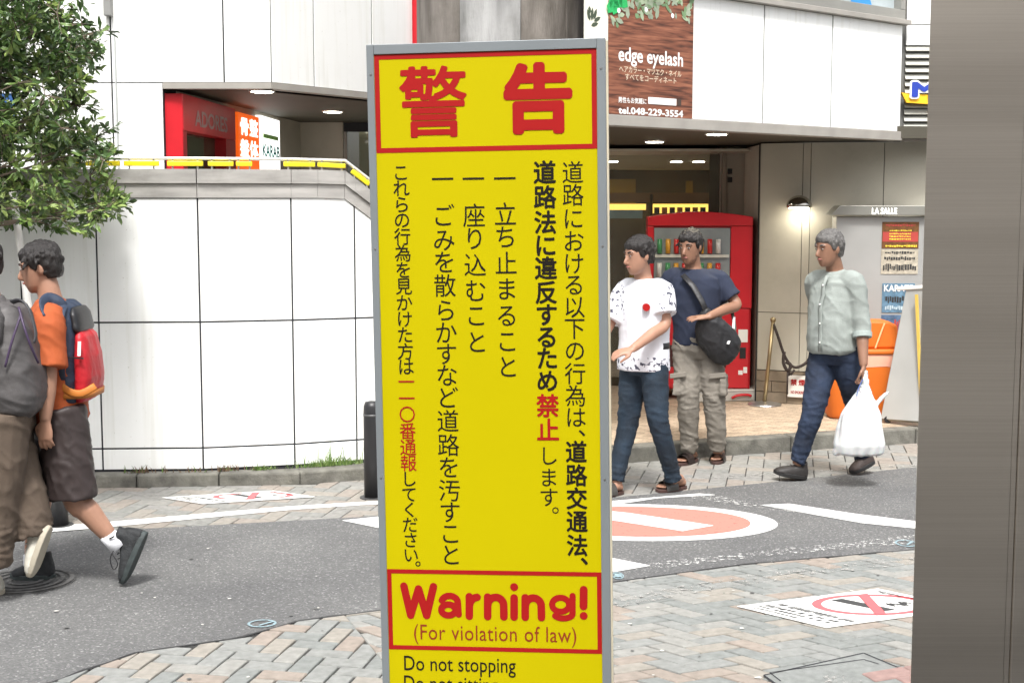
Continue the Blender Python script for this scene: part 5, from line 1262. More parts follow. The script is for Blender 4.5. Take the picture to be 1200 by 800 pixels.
class Person:
    def __init__(s, label, base, F, group=None, skin=skin_b):
        s.root = thing('person', label, 'person', (base.x, base.y, 0), group); s.F = unit(F); s.L = Z.cross(s.F).normalized(); s.skin = skin; s.b = MB(); s.base = base
    def torso(s, mb, hip, neck, k=1.0, prof=None, F=None):
        F = F or s.F; L = Z.cross(F).normalized(); ax = neck-hip
        prof = prof or ((-.10, .16, .115), (0, .17, .125), (.28, .150, .115), (.55, .165, .122), (.78, .178, .115), (.92, .165, .095), (1.0, .085, .07))
        mb.rings([ring(hip+ax*t, L, a*k, F, b*k, 24, .88) for t, a, b in prof])
def finish_body(p, voxel=.0065): p.b.build('body', p.skin, p.root, voxel=voxel, smoothit=2)

# ---- man in the white printed T-shirt
def pq(Y0): return lambda x, y, d=0: Q(x, y, Y0+d)
def white_tee():
    g0 = P(787, 577); q = pq(g0.y); F = unit((-.62, -.78, 0)); p = Person('man in white printed T-shirt, dark jeans and sandals walking behind the sign', Vector((q(752, 500).x, g0.y, 0)), F)
    L = p.L; hip = q(755, 415); neck = q(755, 330, -.02); hc = q(749, 299, -.06); hf = unit((-.85, -.45, -.12)); hu = unit(Vector((0, 0, 1))+hf*.1)
    add_head(p.b, hc, hf, hu); limb(p.b, [neck-Z*.05, q(753, 322, -.02), hc-Z*.05-hf*.015], [.075, .056, .055])
    shl, shr = q(776, 341, -.10), q(734, 341, .10); ell_, wrl = q(779, 380, -.14), q(741, 409, -.34); elr, wrr = q(711, 385, .02), q(693, 412, -.2)
    p.torso(p.b, hip, neck, .80)
    limb(p.b, [neck-Z*.07, shl, (shl+ell_)/2, ell_, (ell_*.6+wrl*.4), wrl], [.045, .045, .041, .038, .038, .026]); limb(p.b, [neck-Z*.07, shr, (shr+elr)/2, elr, elr*.6+wrr*.4, wrr], [.045, .045, .041, .038, .038, .026])
    add_hand(p.b, wrl, Vector((-1, -.2, -.25)), Vector((.2, .5, -1)), Vector((-.1, -.7, .6)), curl=.45); add_hand(p.b, wrr, Vector((.3, -.5, -.3)), Vector((.5, .3, .6)), Vector((-.3, -.3, .8)), curl=.6)
    # legs: rear one flat on the sandal, front one mostly behind the sign
    hl, hr = q(766, 425, -.06), q(744, 425, .07); kl_, kr_ = q(771, 490, -.12), q(736, 495, -.02); al, ar = q(789, 560, -.0), q(722, 560, -.05)
    limb(p.b, [hl, kl_, al], [.070, .048, .036]); limb(p.b, [hr, kr_, ar], [.070, .048, .036])
    tl_, hl2 = P(770, 577), P(803, 572); bare_foot(p.b, al, hl2, tl_, Z)
    tr2, hr2 = P(700, 583), P(729, 578); bare_foot(p.b, ar, hr2, tr2, Z)
    finish_body(p); head_extras(p.root, hc, hf, hu, hair_m)
    b2 = mat('sandal_brown', (.06, .03, .025), .5); b3 = mat('sandal_strap', (.06, .055, .05), .3)
    sandal(p.root, hl2, tl_, Z, .10, b2, b3); sandal(p.root, hr2, tr2, Z, .10, b2, b3)
    # jeans
    j = MB(); j.rings([ring(hip+Z*z, L, a, F, b, 22) for z, a, b in ((.10, .155, .118), (.0, .165, .125), (-.08, .165, .125), (-.13, .12, .10))])
    limb(j, [hl+Z*.02, hl*.5+kl_*.5, kl_, kl_*.5+al*.5, al*.85+kl_*.15, al-Z*.015], [.098, .088, .070, .060, .054, .058]); limb(j, [hr+Z*.02, hr*.5+kr_*.5, kr_, kr_*.5+ar*.5, ar*.85+kr_*.15, ar-Z*.015], [.098, .088, .070, .060, .054, .058])
    j.build('jeans', mat('denim_dark', (.006, .015, .028), .8, .5, 6, bump=.5, bscale=220, stain=.4, col2=(.010, .023, .04)), p.root, voxel=.0095, smoothit=2, disp=folds(.0075, 7, 15, 1, ((.12, .09, .010), (.5, .12, .006)), .3))
    be = MB(); be.rings([ring(hip+Z*z, L, a, F, b, 24) for z, a, b in ((.045, .178, .136), (.085, .176, .134))]); be.build('belt', black, p.root, smooth=True)
    # shirt
    t = MB(); ax = neck-hip
    t.rings([ring(hip+ax*t_+o_*F, L, a, F, b, 28, .9) for t_, a, b, o_ in ((-.21, .182, .138, .01), (-.1, .180, .136, .01), (.2, .170, .130, .005), (.5, .178, .132, 0), (.75, .188, .122, 0), (.90, .172, .102, 0), (1.0, .10, .082, 0), (1.04, .075, .068, 0))])
    limb(t, [neck-Z*.06-L*-.05, shl, shl*.45+ell_*.55, shl*.2+ell_*.8+Vector((0, 0, .02))], [.075, .078, .080, .086]); limb(t, [neck-Z*.06-L*.05, shr, shr*.45+elr*.55, shr*.2+elr*.8], [.075, .078, .080, .086])
    m = bpy.data.materials.new('printed_white_cotton'); m.use_nodes = True; n = m.node_tree.nodes; K = m.node_tree.links; b = n['Principled BSDF']; tc = n.new('ShaderNodeTexCoord')
    sx = n.new('ShaderNodeSeparateXYZ'); K.new(tc.outputs['Object'], sx.inputs[0]); nz = n.new('ShaderNodeTexNoise'); nz.inputs['Scale'].default_value = 42; nz.inputs['Detail'].default_value = 4; K.new(tc.outputs['Object'], nz.inputs[0])
    zl = (q(755, 430).z, q(755, 417).z)
    def mth(op, a, v=None, c=None):
        k = n.new('ShaderNodeMath'); k.operation = op; K.new(a, k.inputs[0])
        if v is not None:
            if isinstance(v, (int, float)): k.inputs[1].default_value = v
            else: K.new(v, k.inputs[1])
        return k.outputs[0]
    d1 = mth('ABSOLUTE', mth('SUBTRACT', sx.outputs[2], (zl[0]+zl[1])/2)); band = mth('LESS_THAN', d1, .045)
    n2 = n.new('ShaderNodeTexNoise'); n2.inputs['Scale'].default_value = 11; K.new(tc.outputs['Object'], n2.inputs[0])
    ink1 = mth('MULTIPLY', band, mth('GREATER_THAN', nz.outputs[0], .57))
    up_ = mth('GREATER_THAN', sx.outputs[2], q(755, 374).z); side1 = mth('GREATER_THAN', sx.outputs[0], q(769, 350).x-p.root.location.x); side2 = mth('LESS_THAN', sx.outputs[0], q(731, 350).x-p.root.location.x)
    ink2 = mth('MULTIPLY', mth('MULTIPLY', up_, mth('MAXIMUM', side1, side2)), mth('GREATER_THAN', nz.outputs[0], .59)); tot = mth('MAXIMUM', ink1, ink2)
    mx = n.new('ShaderNodeMixRGB'); mx.inputs[1].default_value = (.66, .67, .71, 1); mx.inputs[2].default_value = (.06, .06, .09, 1); K.new(tot, mx.inputs[0]); K.new(mx.outputs[0], b.inputs['Base Color']); b.inputs['Roughness'].default_value = .85
    t.build('t_shirt', m, p.root, voxel=.0095, smoothit=2, disp=folds(.006, 5, 5, 3, (), .8))
    d = MB(); c = q(757.5, 360, -.185); d.tube([c+Y*.03, c-Y*.004], .024, 18); d.build('red_badge_print', signred, p.root)
    d = MB(); c = q(776, 422, -.215); d.box(c, (.045, .05, .05), L, F, Z); d.box(c+Z*.035, (.07, .045, .012), L, F, Z); d.box(c+Z*.055, (.03, .045, .02), L, F, Z); 
white_tee()
# ---- man in the navy T-shirt with a shoulder bag
def navy():
    g0 = P(838, 545); q = pq(g0.y+.05); F = unit((-.25, -.97, 0)); p = Person('man in navy T-shirt and beige cargo trousers facing the camera, arm bent', Vector((q(820, 500).x, g0.y, 0)), F, skin=skin_c)
    L = p.L; hip = q(817, 396); neck = q(813, 318); hc = q(809, 289, -.04); hf = unit((-.55, -.8, -.15)); hu = unit(Z+hf*.12)
    add_head(p.b, hc, hf, hu); limb(p.b, [neck-Z*.05, q(812, 311), hc-Z*.05-hf*.015], [.078, .058, .056]); p.torso(p.b, hip, neck, .80)
    shl, shr = q(841, 327, .02), q(787, 327, .06); ell_, wrl = q(863, 357, -.04), q(830, 371, -.25); elr, wrr = q(778, 372, .10), q(776, 412, .0)
    for a, b, c in ((shl, ell_, wrl), (shr, elr, wrr)): limb(p.b, [neck-Z*.07, a, (a+b)/2, b, b*.6+c*.4, c], [.045, .046, .043, .040, .040, .027])
    add_hand(p.b, wrl, Vector((-1, -.12, -.08)), Vector((.1, .3, -1)), Vector((-.2, -.2, .9)), curl=.25, spread=1.8); add_hand(p.b, wrr, Vector((-.05, -.2, -1)), Vector((.9, 0, 0)), Vector((0, -1, 0)), curl=.6)
    hl, hr = q(830, 405, .0), q(804, 405, .02); kl_, kr_ = q(837, 466, -.04), q(806, 466, -.03); al, ar = q(841, 530, .03), q(808, 531, .07)
    limb(p.b, [hl, kl_, al], [.070, .048, .036]); limb(p.b, [hr, kr_, ar], [.070, .048, .036])
    tl_, hl2 = P(836, 547), P(845, 537); tr2, hr2 = P(797, 545.5), P(815, 539.5); tl_ = hl2+unit(tl_-hl2)*.27; tr2 = hr2+unit(tr2-hr2)*.27
    bare_foot(p.b, al, hl2, tl_, Z); bare_foot(p.b, ar, hr2, tr2, Z); finish_body(p); head_extras(p.root, hc, hf, hu, hair_m)
    b2 = mat('sandal_brown', (.06, .03, .025), .5); b3 = mat('sandal_dark', (.03, .022, .02), .4); sandal(p.root, hl2, tl_, Z, .105, b2, b3); sandal(p.root, hr2, tr2, Z, .105, b2, b3)
    kh_ = mat('khaki_cotton', (.215, .195, .165), .85, .12, 9, bump=.4, bscale=200)
    j = MB(); j.rings([ring(hip+Z*z, L, a, F, b, 22) for z, a, b in ((.10, .165, .125), (.0, .180, .138), (-.08, .185, .138), (-.14, .13, .10))])
    for h_, k_, a_ in ((hl, kl_, al), (hr, kr_, ar)):
        limb(j, [h_+Z*.02, h_*.5+k_*.5, k_, k_*.5+a_*.5, a_*.85+k_*.15, a_+Z*.03], [.102, .098, .082, .074, .064, .056])
    for k_, sx_ in ((kl_, .07), (kr_, -.07)): j.box(k_+Z*.10+L*sx_-F*-.03, (.05, .13, .15), L, F, Z)
    j.build('cargo_trousers', kh_, p.root, voxel=.0095, smoothit=2, disp=folds(.010, 6, 11, 8, ((.12, .10, .012), (.5, .15, .008)), .6))
    for k_, sx_ in ((kl_, .03), (kr_, -.06)):
        f_ = MB(); f_.box(k_+Z*.175+L*sx_+F*.098, (.12, .012, .035), unit(L+Z*.15), F, Z); f_.build('pocket_flap', kh_, p.root, bevel=.004)
    t = MB(); ax = neck-hip
    t.rings([ring(hip+ax*t_, L, a, F, b, 28, .9) for t_, a, b in ((-.10, .178, .138), (.2, .172, .132), (.5, .182, .135), (.75, .192, .124), (.90, .178, .104), (1.0, .10, .08), (1.04, .072, .066))])
    limb(t, [neck-Z*.06+L*.05, shl, shl*.45+ell_*.55, shl*.25+ell_*.75], [.072, .074, .074, .08]); limb(t, [neck-Z*.06-L*.05, shr, shr*.45+elr*.55, shr*.2+elr*.8], [.078, .08, .08, .084])
    t.build('t_shirt', mat('navy_cotton', (.012, .018, .04), .85, .15, 9), p.root, voxel=.0095, smoothit=2, disp=folds(.007, 5, 6, 4, (), .7))
    # shoulder bag
    g_ = thing('shoulder_bag', 'black shoulder bag with a white stripe hanging at the hip of the man in navy', 'bag', q(848, 420, -.1)); bm = mat('black_nylon', (.018, .018, .02), .5, .3, 12, bump=.3, bscale=50)
    e = MB(); A = unit(Vector((.55, 0, -.83))); 
    cs = [(q(826, 362, -.20), .03, .03), (q(829, 378, -.19), .10, .06), (q(838, 393, -.16), .145, .08), (q(848, 408, -.14), .135, .085), (q(852, 420, -.13), .09, .07), (q(853, 426, -.13), .03, .04)]
    e.rings([ring(c, unit(Vector((.9, 0, .35))), a, Y, b, 22) for c, a, b in cs]); e.build('bag_body', bm, g_, voxel=.01, smoothit=2, disp=folds(.010, 9, 9, 2, (), .5))
    e = MB(); e.tube([q(800, 322, -.10), q(812, 335, -.16), q(822, 352, -.19), q(829, 368, -.22)], [(.022, .005)]*4, 8, flat=X); e.build('strap', bm, g_, smooth=True)
    e = MB(); e.tube([q(858, 366, -.04), q(861, 385, -.08), q(858, 400, -.15)], .012, 8, sub=3); e.build('side_strap', mat('olive_web', (.10, .11, .09), .7), g_, smooth=True)
    e = MB(); e.tube([q(860, 371, -.06), q(859, 386, -.12), q(853, 403, -.245)], [(.010, .003)]*3, 6, sub=3, flat=X); e.build('white_stripe', whiteink, g_, smooth=True)
navy()
# ---- man in the pale green shirt with the carrier bag
def mint():
    g0 = P(930, 563); q = pq(g0.y+.02); F = unit((-.80, -.60, 0)); p = Person('man in pale mint shirt and jeans striding left with a white carrier bag', Vector((q(972, 500).x, g0.y, 0)), F, skin=skin_c)
    L = p.L; hip = q(978, 402); neck = q(979, 322); hc = q(972, 291, -.04); hf = unit((-.86, -.45, -.1)); hu = unit(Z+hf*.1)
    add_head(p.b, hc, hf, hu); limb(p.b, [neck-Z*.05, q(978, 314), hc-Z*.05-hf*.015], [.078, .058, .056]); p.torso(p.b, hip, neck, .80)
    shl, shr = q(1001, 330, -.13), q(957, 331, .13); ell_, wrl = q(1010, 383, -.16), q(1012, 428, -.24); elr, wrr = q(966, 378, .28), q(968, 415, .22)
    for a, b, c in ((shl, ell_, wrl), (shr, elr, wrr)): limb(p.b, [neck-Z*.07, a, (a+b)/2, b, b*.6+c*.4, c], [.045, .046, .043, .040, .040, .027])
    add_hand(p.b, wrl, Vector((.03, -.02, -1)), Vector((-.9, .4, 0)), Vector((-.5, -.85, 0)), curl=1.15); add_hand(p.b, wrr, Vector((0, -.2, -1)), Vector((.6, -.6, 0)), Vector((-.6, -.6, 0)), curl=.6)
    hl, hr = q(990, 408, -.06), q(967, 408, .06); kl_, kr_ = q(1004, 476, .02), q(953, 480, -.04); al, ar = q(1012, 540, .26), q(934, 544, .0)
    limb(p.b, [hl, kl_, al], [.070, .048, .036]); limb(p.b, [hr, kr_, ar], [.070, .048, .036]); 
    bk = mat('black_shoe', (.022, .019, .018), .6, .3, 20); bs_ = mat('black_sole', (.014, .013, .013), .6)
    hR, tR = P(944, 562)+Z*.004, P(907, 563)+Z*.045; hL, tL = q(1024, 548, .24), q(998, 562, .18)
    hL.z = .075; tL.z = .004
    shoe(p.root, ar, hR, tR, Z+Vector((.2, 0, 0)), .105, bk, bs_, high=.085, lace=black); shoe(p.root, al, hL, tL, Z+Vector((-.3, 0, 0)), .105, mat('brown_shoe', (.045, .032, .028), .7, .2, 30), bs_, high=.085, lace=black)
    finish_body(p); head_extras(p.root, hc, hf, hu, hair_g)
    j = MB(); j.rings([ring(hip+Z*z, L, a, F, b, 22) for z, a, b in ((.10, .155, .122), (.0, .168, .13), (-.08, .168, .13), (-.14, .12, .10))])
    for h_, k_, a_ in ((hl, kl_, al), (hr, kr_, ar)): limb(j, [h_+Z*.02, h_*.5+k_*.5, k_, k_*.5+a_*.5, a_*.85+k_*.15, a_+Z*.02], [.104, .098, .078, .066, .058, .058])
    j.build('jeans', mat('denim_blue', (.008, .014, .033), .8, .5, 7, bump=.5, bscale=220, stain=.3, col2=(.016, .028, .058)), p.root, voxel=.0095, smoothit=2, disp=folds(.008, 7, 14, 11, ((.14, .09, .010), (.5, .12, .006)), .3))
    t = MB(); ax = neck-hip
    t.rings([ring(hip+ax*t_+F*o_, L, a, F, b, 30, .9) for t_, a, b, o_ in ((-.14, .155, .140, .02), (-.08, .182, .152, .015), (.1, .182, .152, .02), (.35, .180, .152, .015), (.55, .184, .142, .01), (.75, .190, .128, 0), (.90, .175, .104, 0), (1.0, .10, .084, 0), (1.05, .078, .072, 0))])
    limb(t, [neck-Z*.06+L*.05, shl, shl*.45+ell_*.55, ell_+Z*.01, ell_*.8+wrl*.2], [.072, .074, .068, .066, .062]); limb(t, [neck-Z*.06-L*.05, shr, shr*.45+elr*.55, elr], [.08, .084, .08, .08])
    sm_ = mat('mint_linen', (.27, .30, .28), .85, .10, 14, bump=.3, bscale=160)
    t.build('shirt', sm_, p.root, voxel=.0095, smoothit=2, disp=folds(.009, 5, 6, 14, (), .9))
    e = MB(); c0_, c1_ = ell_*.86+wrl*.14, ell_*.72+wrl*.28; e.tube([c0_, c1_], [.066, .064], 18); e.build('rolled_cuff', mat('mint_cuff', (.32, .37, .35), .85), p.root, smooth=False, bevel=.004)
    e = MB(); pp_ = []
    for k in range(9):
        t_ = 1.0-1.1*k/8; a = .085 if t_ > .95 else .17; c = hip+ax*t_; fr = (.09 if t_ > .9 else .126 if t_ > .7 else .152)+.008; pp_.append(c+F*(fr+.012)+L*.02)
    e.tube(pp_, [(.016, .003)]*9, 6, flat=L); e.build('placket', sm_, p.root, smooth=True)
    for k in range(1, 8, 2): e = MB(); e.ball(pp_[k]+F*.006, .006); e.build('button', whiteink, p.root)
    e = MB(); e.tube([neck+Z*.02-L*.07, neck+Z*.0+F*.08, neck+Z*.02+L*.07, neck+Z*.035-F*.06, neck+Z*.02-L*.07], [(.008, .022)]*5, 8, sub=4, flat=F); e.build('collar', sm_, p.root, smooth=True)
    # carrier bag
    hd = wrl+Vector((.005, -.03, -.085)); g_ = thing('carrier_bag', 'full white plastic carrier bag held by the man in the mint shirt', 'bag', Vector((hd.x, hd.y, .2)))
    D = -.27; e = MB()
    secs = [(q(1008, 532.5, D), .13, .08), (q(1007, 530, D), .165, .10), (q(1007, 520, D), .172, .115), (q(1007, 500, D), .150, .11), (q(1009, 485, D), .125, .09), (q(1011, 472, D), .09, .05), (q(1012, 462, D), .055, .02), (q(1013, 450, D), .022, .014), (hd+Z*.03, .014, .010), (hd+Z*.05, .010, .008)]
    e.rings([ring(c, X, a, Y, b, 30, .85) for c, a, b in secs])
    bagm = mat('white_film', (.62, .64, .645), .3, .06, 8, spec=.5, stain=.22)
    bn = bagm.node_tree.nodes['Principled BSDF']; bn.inputs['Subsurface Weight'].default_value = .15
    e.rings([ring(q(x, y, D-.01), unit(Vector((.9, 0, .5))), a, Y, b, 14) for x, y, a, b in ((1021, 482, .05, .03), (1027, 474, .035, .02), (1033, 466, .03, .012), (1039, 460, .022, .008))])
    e.rings([ring(q(x, y, D), X, a, Y, b, 14) for x, y, a, b in ((990, 515, .05, .05), (984, 528, .045, .05), (980, 533, .02, .03))])
    def bf(pt, n):
        ang = math.atan2(pt.y-secs[3][0].y, pt.x-secs[3][0].x); t_ = min(1, max(0, (pt.z-.25)/.5))
        return .008*math.sin(ang*11+noise.noise(pt*5)*4)*(.25+t_)+.007*noise.noise(Vector((pt.x*18, pt.y*18, pt.z*6)))
    e.build('bag_body', bagm, g_, voxel=.008, smoothit=1, disp=bf)
    e = MB(); e.tube([hd+Vector((-.02, -.02, .0)), q(1006, 455, D-.03), q(1004, 464, D-.05)], .004, 5, sub=2); e.build('blue_mark', mat('blue_print', (.05, .10, .3), .5), g_)
mint()
# ---- young man in the orange T-shirt with a backpack
def orange_man():
    Y0 = 6.72; q = pq(Y0); F = unit((-.98, -.18, 0)); p = Person('young man in orange T-shirt and brown shorts stepping left, wearing a backpack', Vector((q(66, 500).x, Y0, 0)), F, skin=skin_b)
    L = p.L; hip = q(67, 478); neck = q(60, 355); hc = q(48, 313, 0); hf = unit((-.95, -.15, -.18)); hu = unit(Z+hf*.18)
    add_head(p.b, hc, hf, hu); limb(p.b, [neck-Z*.05, q(58, 345), hc-Z*.05-hf*.015], [.075, .056, .054]); p.torso(p.b, hip, neck, .80)
    shl, shr = q(57, 378, -.19), q(57, 378, .18); ell_, wrl = q(57, 438, -.23), q(53, 492, -.26); elr, wrr = q(38, 430, .22), q(15, 470, .15)
    for a, b, c in ((shl, ell_, wrl), (shr, elr, wrr)): limb(p.b, [neck-Z*.07, a, (a+b)/2, b, b*.6+c*.4, c], [.045, .045, .043, .040, .041, .027])
    add_hand(p.b, wrl, Vector((-.02, -.02, -1)), Vector((.2, 1, 0)), Vector((-1, .1, 0)), curl=.5); add_hand(p.b, wrr, Vector((-.8, 0, -.4)), Vector((0, -1, 0)), Vector((0, 0, 1)), curl=.6)
    hl, hr = q(70, 482, -.09), q(66, 482, .09); kl_, kr_ = q(86, 578, -.10), q(47, 580, .07); al, ar = q(130, 630, -.08), q(38, 656, .06)
    limb(p.b, [hl, kl_, kl_*.6+al*.4, al], [.092, .063, .060, .037]); limb(p.b, [hr, kr_, kr_*.6+ar*.4, ar], [.092, .063, .058, .037])
    limb(p.b, [al, q(140, 640, -.08)], [.036, .035], sub=1)
    finish_body(p); head_extras(p.root, hc, hf, hu, hair_m)
    ws__ = mat('white_sock', (.72, .73, .76), .85, .05)
    e = MB(); e.tube([q(125, 625, -.08), q(141, 641, -.08)], [.042, .046], 16); so_ = e.build('sock', ws__, p.root, smooth=True)
    e = MB(); e.tube([q(128, 631, -.128), q(134, 628, -.128)], .004, 5); e.build('sock_emblem', ink, so_)
    e = MB(); e.tube([ar+Z*.03, ar-Z*.05], [.042, .045], 16); e.build('sock', ws__, p.root, smooth=True)
    sb = mat('shoe_charcoal', (.020, .022, .024), .75, .4, 25, bump=.4, bscale=90); sso = mat('sole_dark', (.035, .045, .045), .7, .3, 30)
    shoe(p.root, q(141, 640, -.08), q(173, 625, -.08), q(148, 684, -.09), unit(Vector((-.9, 0, -.38))), .10, sb, sso, high=.10, lace=black)
    e = MB(); e.tube([q(133, 645, -.12), q(129, 655, -.13), q(133, 667, -.13), q(138, 660, -.13), q(131, 648, -.12)], .003, 5, sub=3); e.build('loose_lace', black, p.root, smooth=True)
    hR, tR = P(57, 683), P(4, 685); hR.y = tR.y = Y0+.05; shoe(p.root, ar, hR, tR, Z, .10, sb, sso, high=.10, lace=black)
    j = MB(); j.rings([ring(hip+Z*z, L, a, F, b, 22) for z, a, b in ((.10, .165, .125), (.0, .180, .140), (-.08, .190, .145), (-.15, .13, .11))])
    limb(j, [hl+Z*.02, hl*.5+kl_*.5, kl_*.92+hl*.08, kl_+Vector((.0, 0, -.02))], [.122, .124, .118, .118]); limb(j, [hr+Z*.02, hr*.5+kr_*.5, kr_*.95+hr*.05], [.122, .12, .118])
    j.build('shorts', mat('brown_shorts', (.034, .024, .023), .55, .25, 9), p.root, voxel=.0095, smoothit=2, disp=folds(.012, 6, 6, 6, (), 1.2))
    t = MB(); ax = neck-hip
    t.rings([ring(hip+ax*t_, L, a, F, b, 28, .9) for t_, a, b in ((-.10, .195, .150), (.2, .190, .148), (.5, .196, .150), (.75, .200, .135), (.90, .175, .11), (1.0, .095, .08), (1.04, .072, .068))])
    limb(t, [neck-Z*.06+L*.05, shl, shl*.5+ell_*.5, ell_+Z*.03], [.075, .078, .082, .092]); limb(t, [neck-Z*.06-L*.05, shr, shr*.45+elr*.55, elr+Z*.03], [.075, .078, .082, .09])
    om = mat('orange_cotton', (.36, .075, .018), .85, .14, 8)
    t.build('t_shirt', om, p.root, voxel=.0095, smoothit=2, disp=folds(.009, 6, 6, 9, (), 1.0))
    e = MB(); e.rings([ring(q(45, y, -.20), X, a, Y, b, 14) for y, a, b in ((470, .045, .03), (500, .045, .025), (516, .04, .02))]); 
    # backpack
    g_ = thing('backpack', 'navy and red backpack with an orange strip, worn by the man in orange', 'backpack', q(92, 470, 0)); nv = mat('navy_nylon', (.022, .035, .065), .6, .2, 14, bump=.3, bscale=60); rn = mat('red_nylon', (.45, .012, .02), .5, .12, 10, bump=.3, bscale=40)
    def br_(y, x0, x1, hy, oy=0): a = q(x0, y, oy); b = q(x1, y, oy); c = (a+b)/2; return ring(c, X, (b.x-a.x)/2, Y, hy, 24, .65)
    e = MB(); e.rings([br_(y, a, b, h) for y, a, b, h in ((352, 66, 84, .09), (358, 62, 92, .13), (375, 63, 97, .155), (410, 65, 99, .165), (445, 66, 99, .165), (466, 70, 101, .155), (471, 76, 98, .12))]); e.build('main_compartment', nv, g_, voxel=.009, smoothit=2, disp=folds(.007, 8, 6, 2, (), .4))
    e = MB(); e.rings([br_(y, a, b, h) for y, a, b, h in ((384, 95, 101, .10), (392, 94, 108, .135), (415, 94, 114, .145), (440, 94, 117, .150), (458, 94, 115, .145), (468, 94, 107, .12))]); e.build('front_pocket', rn, g_, voxel=.009, smoothit=2, disp=folds(.006, 8, 5, 5, (), .4))
    e = MB(); e.rings([br_(y, a, b, h) for y, a, b, h in ((358, 90, 94, .10), (366, 88, 100, .13), (384, 92, 104, .14), (388, 94, 102, .12))]); e.build('top_pocket', black, g_, voxel=.009, smoothit=2)
    on = mat('orange_webbing', (.45, .15, .02), .6, .1)
    e = MB(); e.rings([br_(y, a, b, h) for y, a, b, h in ((455, 66.5, 117.5, .168), (462, 68, 117, .167))]); e.tube([q(67, 447, -.16), q(80, 458, -.17), q(95, 461, -.175), (q(112, 452, -.155))], [(.004, .018)]*4, 8, sub=3, flat=Y); e.build('orange_strip', on, g_, smooth=True)
    e = MB(); e.tube([q(66, 440, -.13), q(62, 400, -.17), q(55, 372, -.235), q(50, 358, -.19), q(57, 350, -.13), q(68, 354, -.11), q(74, 362, -.10)][2:], [(.030, .008)]*5, 8, sub=4, flat=Y); e.tube([q(74, 360, -.11), q(70, 375, -.19), q(69, 410, -.19), q(72, 445, -.165)], [(.022, .006)]*4, 8, sub=3, flat=X); e.build('shoulder_strap', nv, g_, smooth=True)
    e = MB(); e.tube([q(93, 400, -.166), q(92.5, 417, -.172)], [(.008, .003)]*2, 6, flat=X); e.build('white_tab', whiteink, g_)
    e = MB(); e.tube([q(69, 418, -.168), q(98, 420, -.172)], .004, 5); e.build('zip', black, g_)
orange_man()
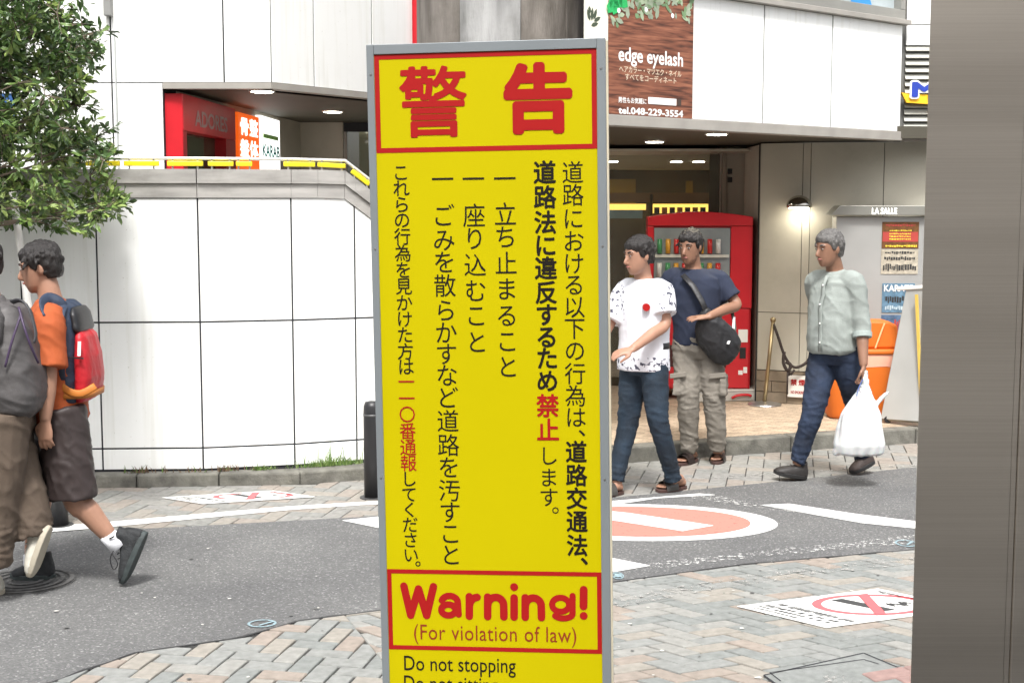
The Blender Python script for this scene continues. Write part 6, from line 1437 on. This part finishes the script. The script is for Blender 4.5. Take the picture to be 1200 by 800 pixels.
# ---- man in brown trousers, mostly cut by the left edge
def brown_man():
    Y0 = 6.45; q = pq(Y0); F = unit((-.98, -.18, 0)); p = Person('person in grey top and baggy brown trousers cut off by the left edge', Vector((q(-8, 500).x, Y0, 0)), F, skin=skin_b)
    L = p.L; hip = q(-2, 480); neck = q(-14, 352); hc = q(-24, 309, 0); hf = unit((-.95, -.2, -.15)); hu = unit(Z+hf*.15)
    add_head(p.b, hc, hf, hu); limb(p.b, [neck-Z*.05, q(-15, 342), hc-Z*.05-hf*.015], [.075, .056, .054]); p.torso(p.b, hip, neck, .80)
    shl, shr = q(-16, 378, -.19), q(-16, 378, .18); ell_, wrl = q(-30, 440, -.23), q(-62, 475, -.26); elr, wrr = q(-30, 440, .22), q(-60, 470, .15)
    for a, b, c in ((shl, ell_, wrl), (shr, elr, wrr)): limb(p.b, [neck-Z*.07, a, (a+b)/2, b, b*.6+c*.4, c], [.045, .045, .043, .040, .041, .027])
    for w_ in (wrl, wrr): add_hand(p.b, w_, Vector((-.7, -.02, -.5)), Vector((0, 1, 0)), Vector((-.4, .1, .8)), curl=.5)
    hl, hr = q(2, 486, -.09), q(-4, 486, .09); kl_, kr_ = q(-8, 588, -.1), q(22, 580, .04); al, ar = q(-12, 672, -.12), q(40, 628, .02)
    limb(p.b, [hl, kl_, al], [.074, .050, .036]); limb(p.b, [hr, kr_, ar], [.074, .050, .036]); finish_body(p); head_extras(p.root, hc, hf, hu, hair_m)
    cr_ = mat('cream_shoe', (.55, .53, .46), .6, .1, 20); cs_ = mat('cream_sole', (.42, .38, .30), .7, .1)
    shoe(p.root, ar, q(60, 618, .0), q(40, 676, -.02), unit(Vector((-.93, 0, -.3))), .10, cr_, cs_, high=.08, lace=whiteink)
    shoe(p.root, al, P(4, 696), P(-58, 697), Z, .10, cr_, cs_, high=.08, lace=whiteink)
    bm = mat('brown_baggy', (.10, .073, .053), .85, .16, 5, bump=.2, bscale=120)
    j = MB(); j.rings([ring(hip+Z*z, L, a, F, b, 22) for z, a, b in ((.10, .17, .135), (.0, .195, .155), (-.08, .20, .16), (-.16, .15, .13))])
    limb(j, [hl+Z*.02, hl*.5+kl_*.5, kl_, kl_*.5+al*.5, al+Z*.04], [.135, .138, .122, .110, .095]); limb(j, [hr+Z*.02, hr*.5+kr_*.5, kr_, kr_*.5+ar*.5, ar+Vector((-.01, 0, .0))], [.135, .138, .128, .115, .098])
    j.build('trousers', bm, p.root, voxel=.0095, smoothit=2, disp=folds(.014, 6, 4, 16, ((.30, .10, .012),), 1.0))
    gt = mat('grey_jersey', (.085, .08, .08), .85, .14, 8)
    t = MB(); ax = neck-hip
    t.rings([ring(hip+ax*t_, L, a, F, b, 28, .9) for t_, a, b in ((-.06, .20, .16), (.2, .195, .155), (.5, .20, .155), (.75, .205, .14), (.90, .18, .115), (1.0, .10, .085), (1.05, .075, .07))])
    for a, b in ((shl, ell_), (shr, elr)): limb(t, [neck-Z*.06, a, a*.45+b*.55, b], [.08, .085, .085, .09])
    t.build('top', gt, p.root, voxel=.0095, smoothit=2, disp=folds(.010, 6, 6, 19, (), 1.0))
    g_ = thing('backpack', 'grey soft backpack worn by the person at the left edge', 'backpack', q(28, 480, -.05)); gb = mat('grey_nylon', (.082, .077, .077), .6, .16, 12, bump=.2, bscale=50)
    e = MB()
    def rr2(y, x0, x1, hy): a = q(x0, y, -.03); b = q(x1, y, -.03); return ring((a+b)/2, X, (b.x-a.x)/2, Y, hy, 26, .75)
    e.rings([rr2(y, a, b, h) for y, a, b, h in ((353, -8, 14, .08), (360, -12, 30, .13), (378, -12, 39, .16), (400, -10, 44, .18), (430, -8, 50, .19), (458, -6, 54, .19), (478, 0, 50, .17), (489, 10, 38, .11), (492, 18, 30, .05))]); e.build('bag_body', gb, g_, voxel=.009, smoothit=2, disp=folds(.013, 5, 5, 31, (), .8))
    e = MB(); e.tube([q(22, 360, -.16), q(28, 382, -.215), q(36, 405, -.215), q(45, 425, -.17)], .006, 6, sub=4); e.tube([q(24, 370, -.19), q(14, 400, -.235), q(6, 430, -.24)], .006, 6, sub=4); e.build('zip', mat('purple_zip', (.05, .03, .07), .5), g_, smooth=True)
    e = MB(); e.tube([q(14, 354, -.12), q(24, 352, -.14), q(34, 362, -.17), q(42, 390, -.19), q(40, 402, -.2)], [(.016, .006)]*5, 8, sub=3, flat=X); e.build('webbing', mat('dark_web', (.045, .045, .05), .6), g_, smooth=True)
brown_man()
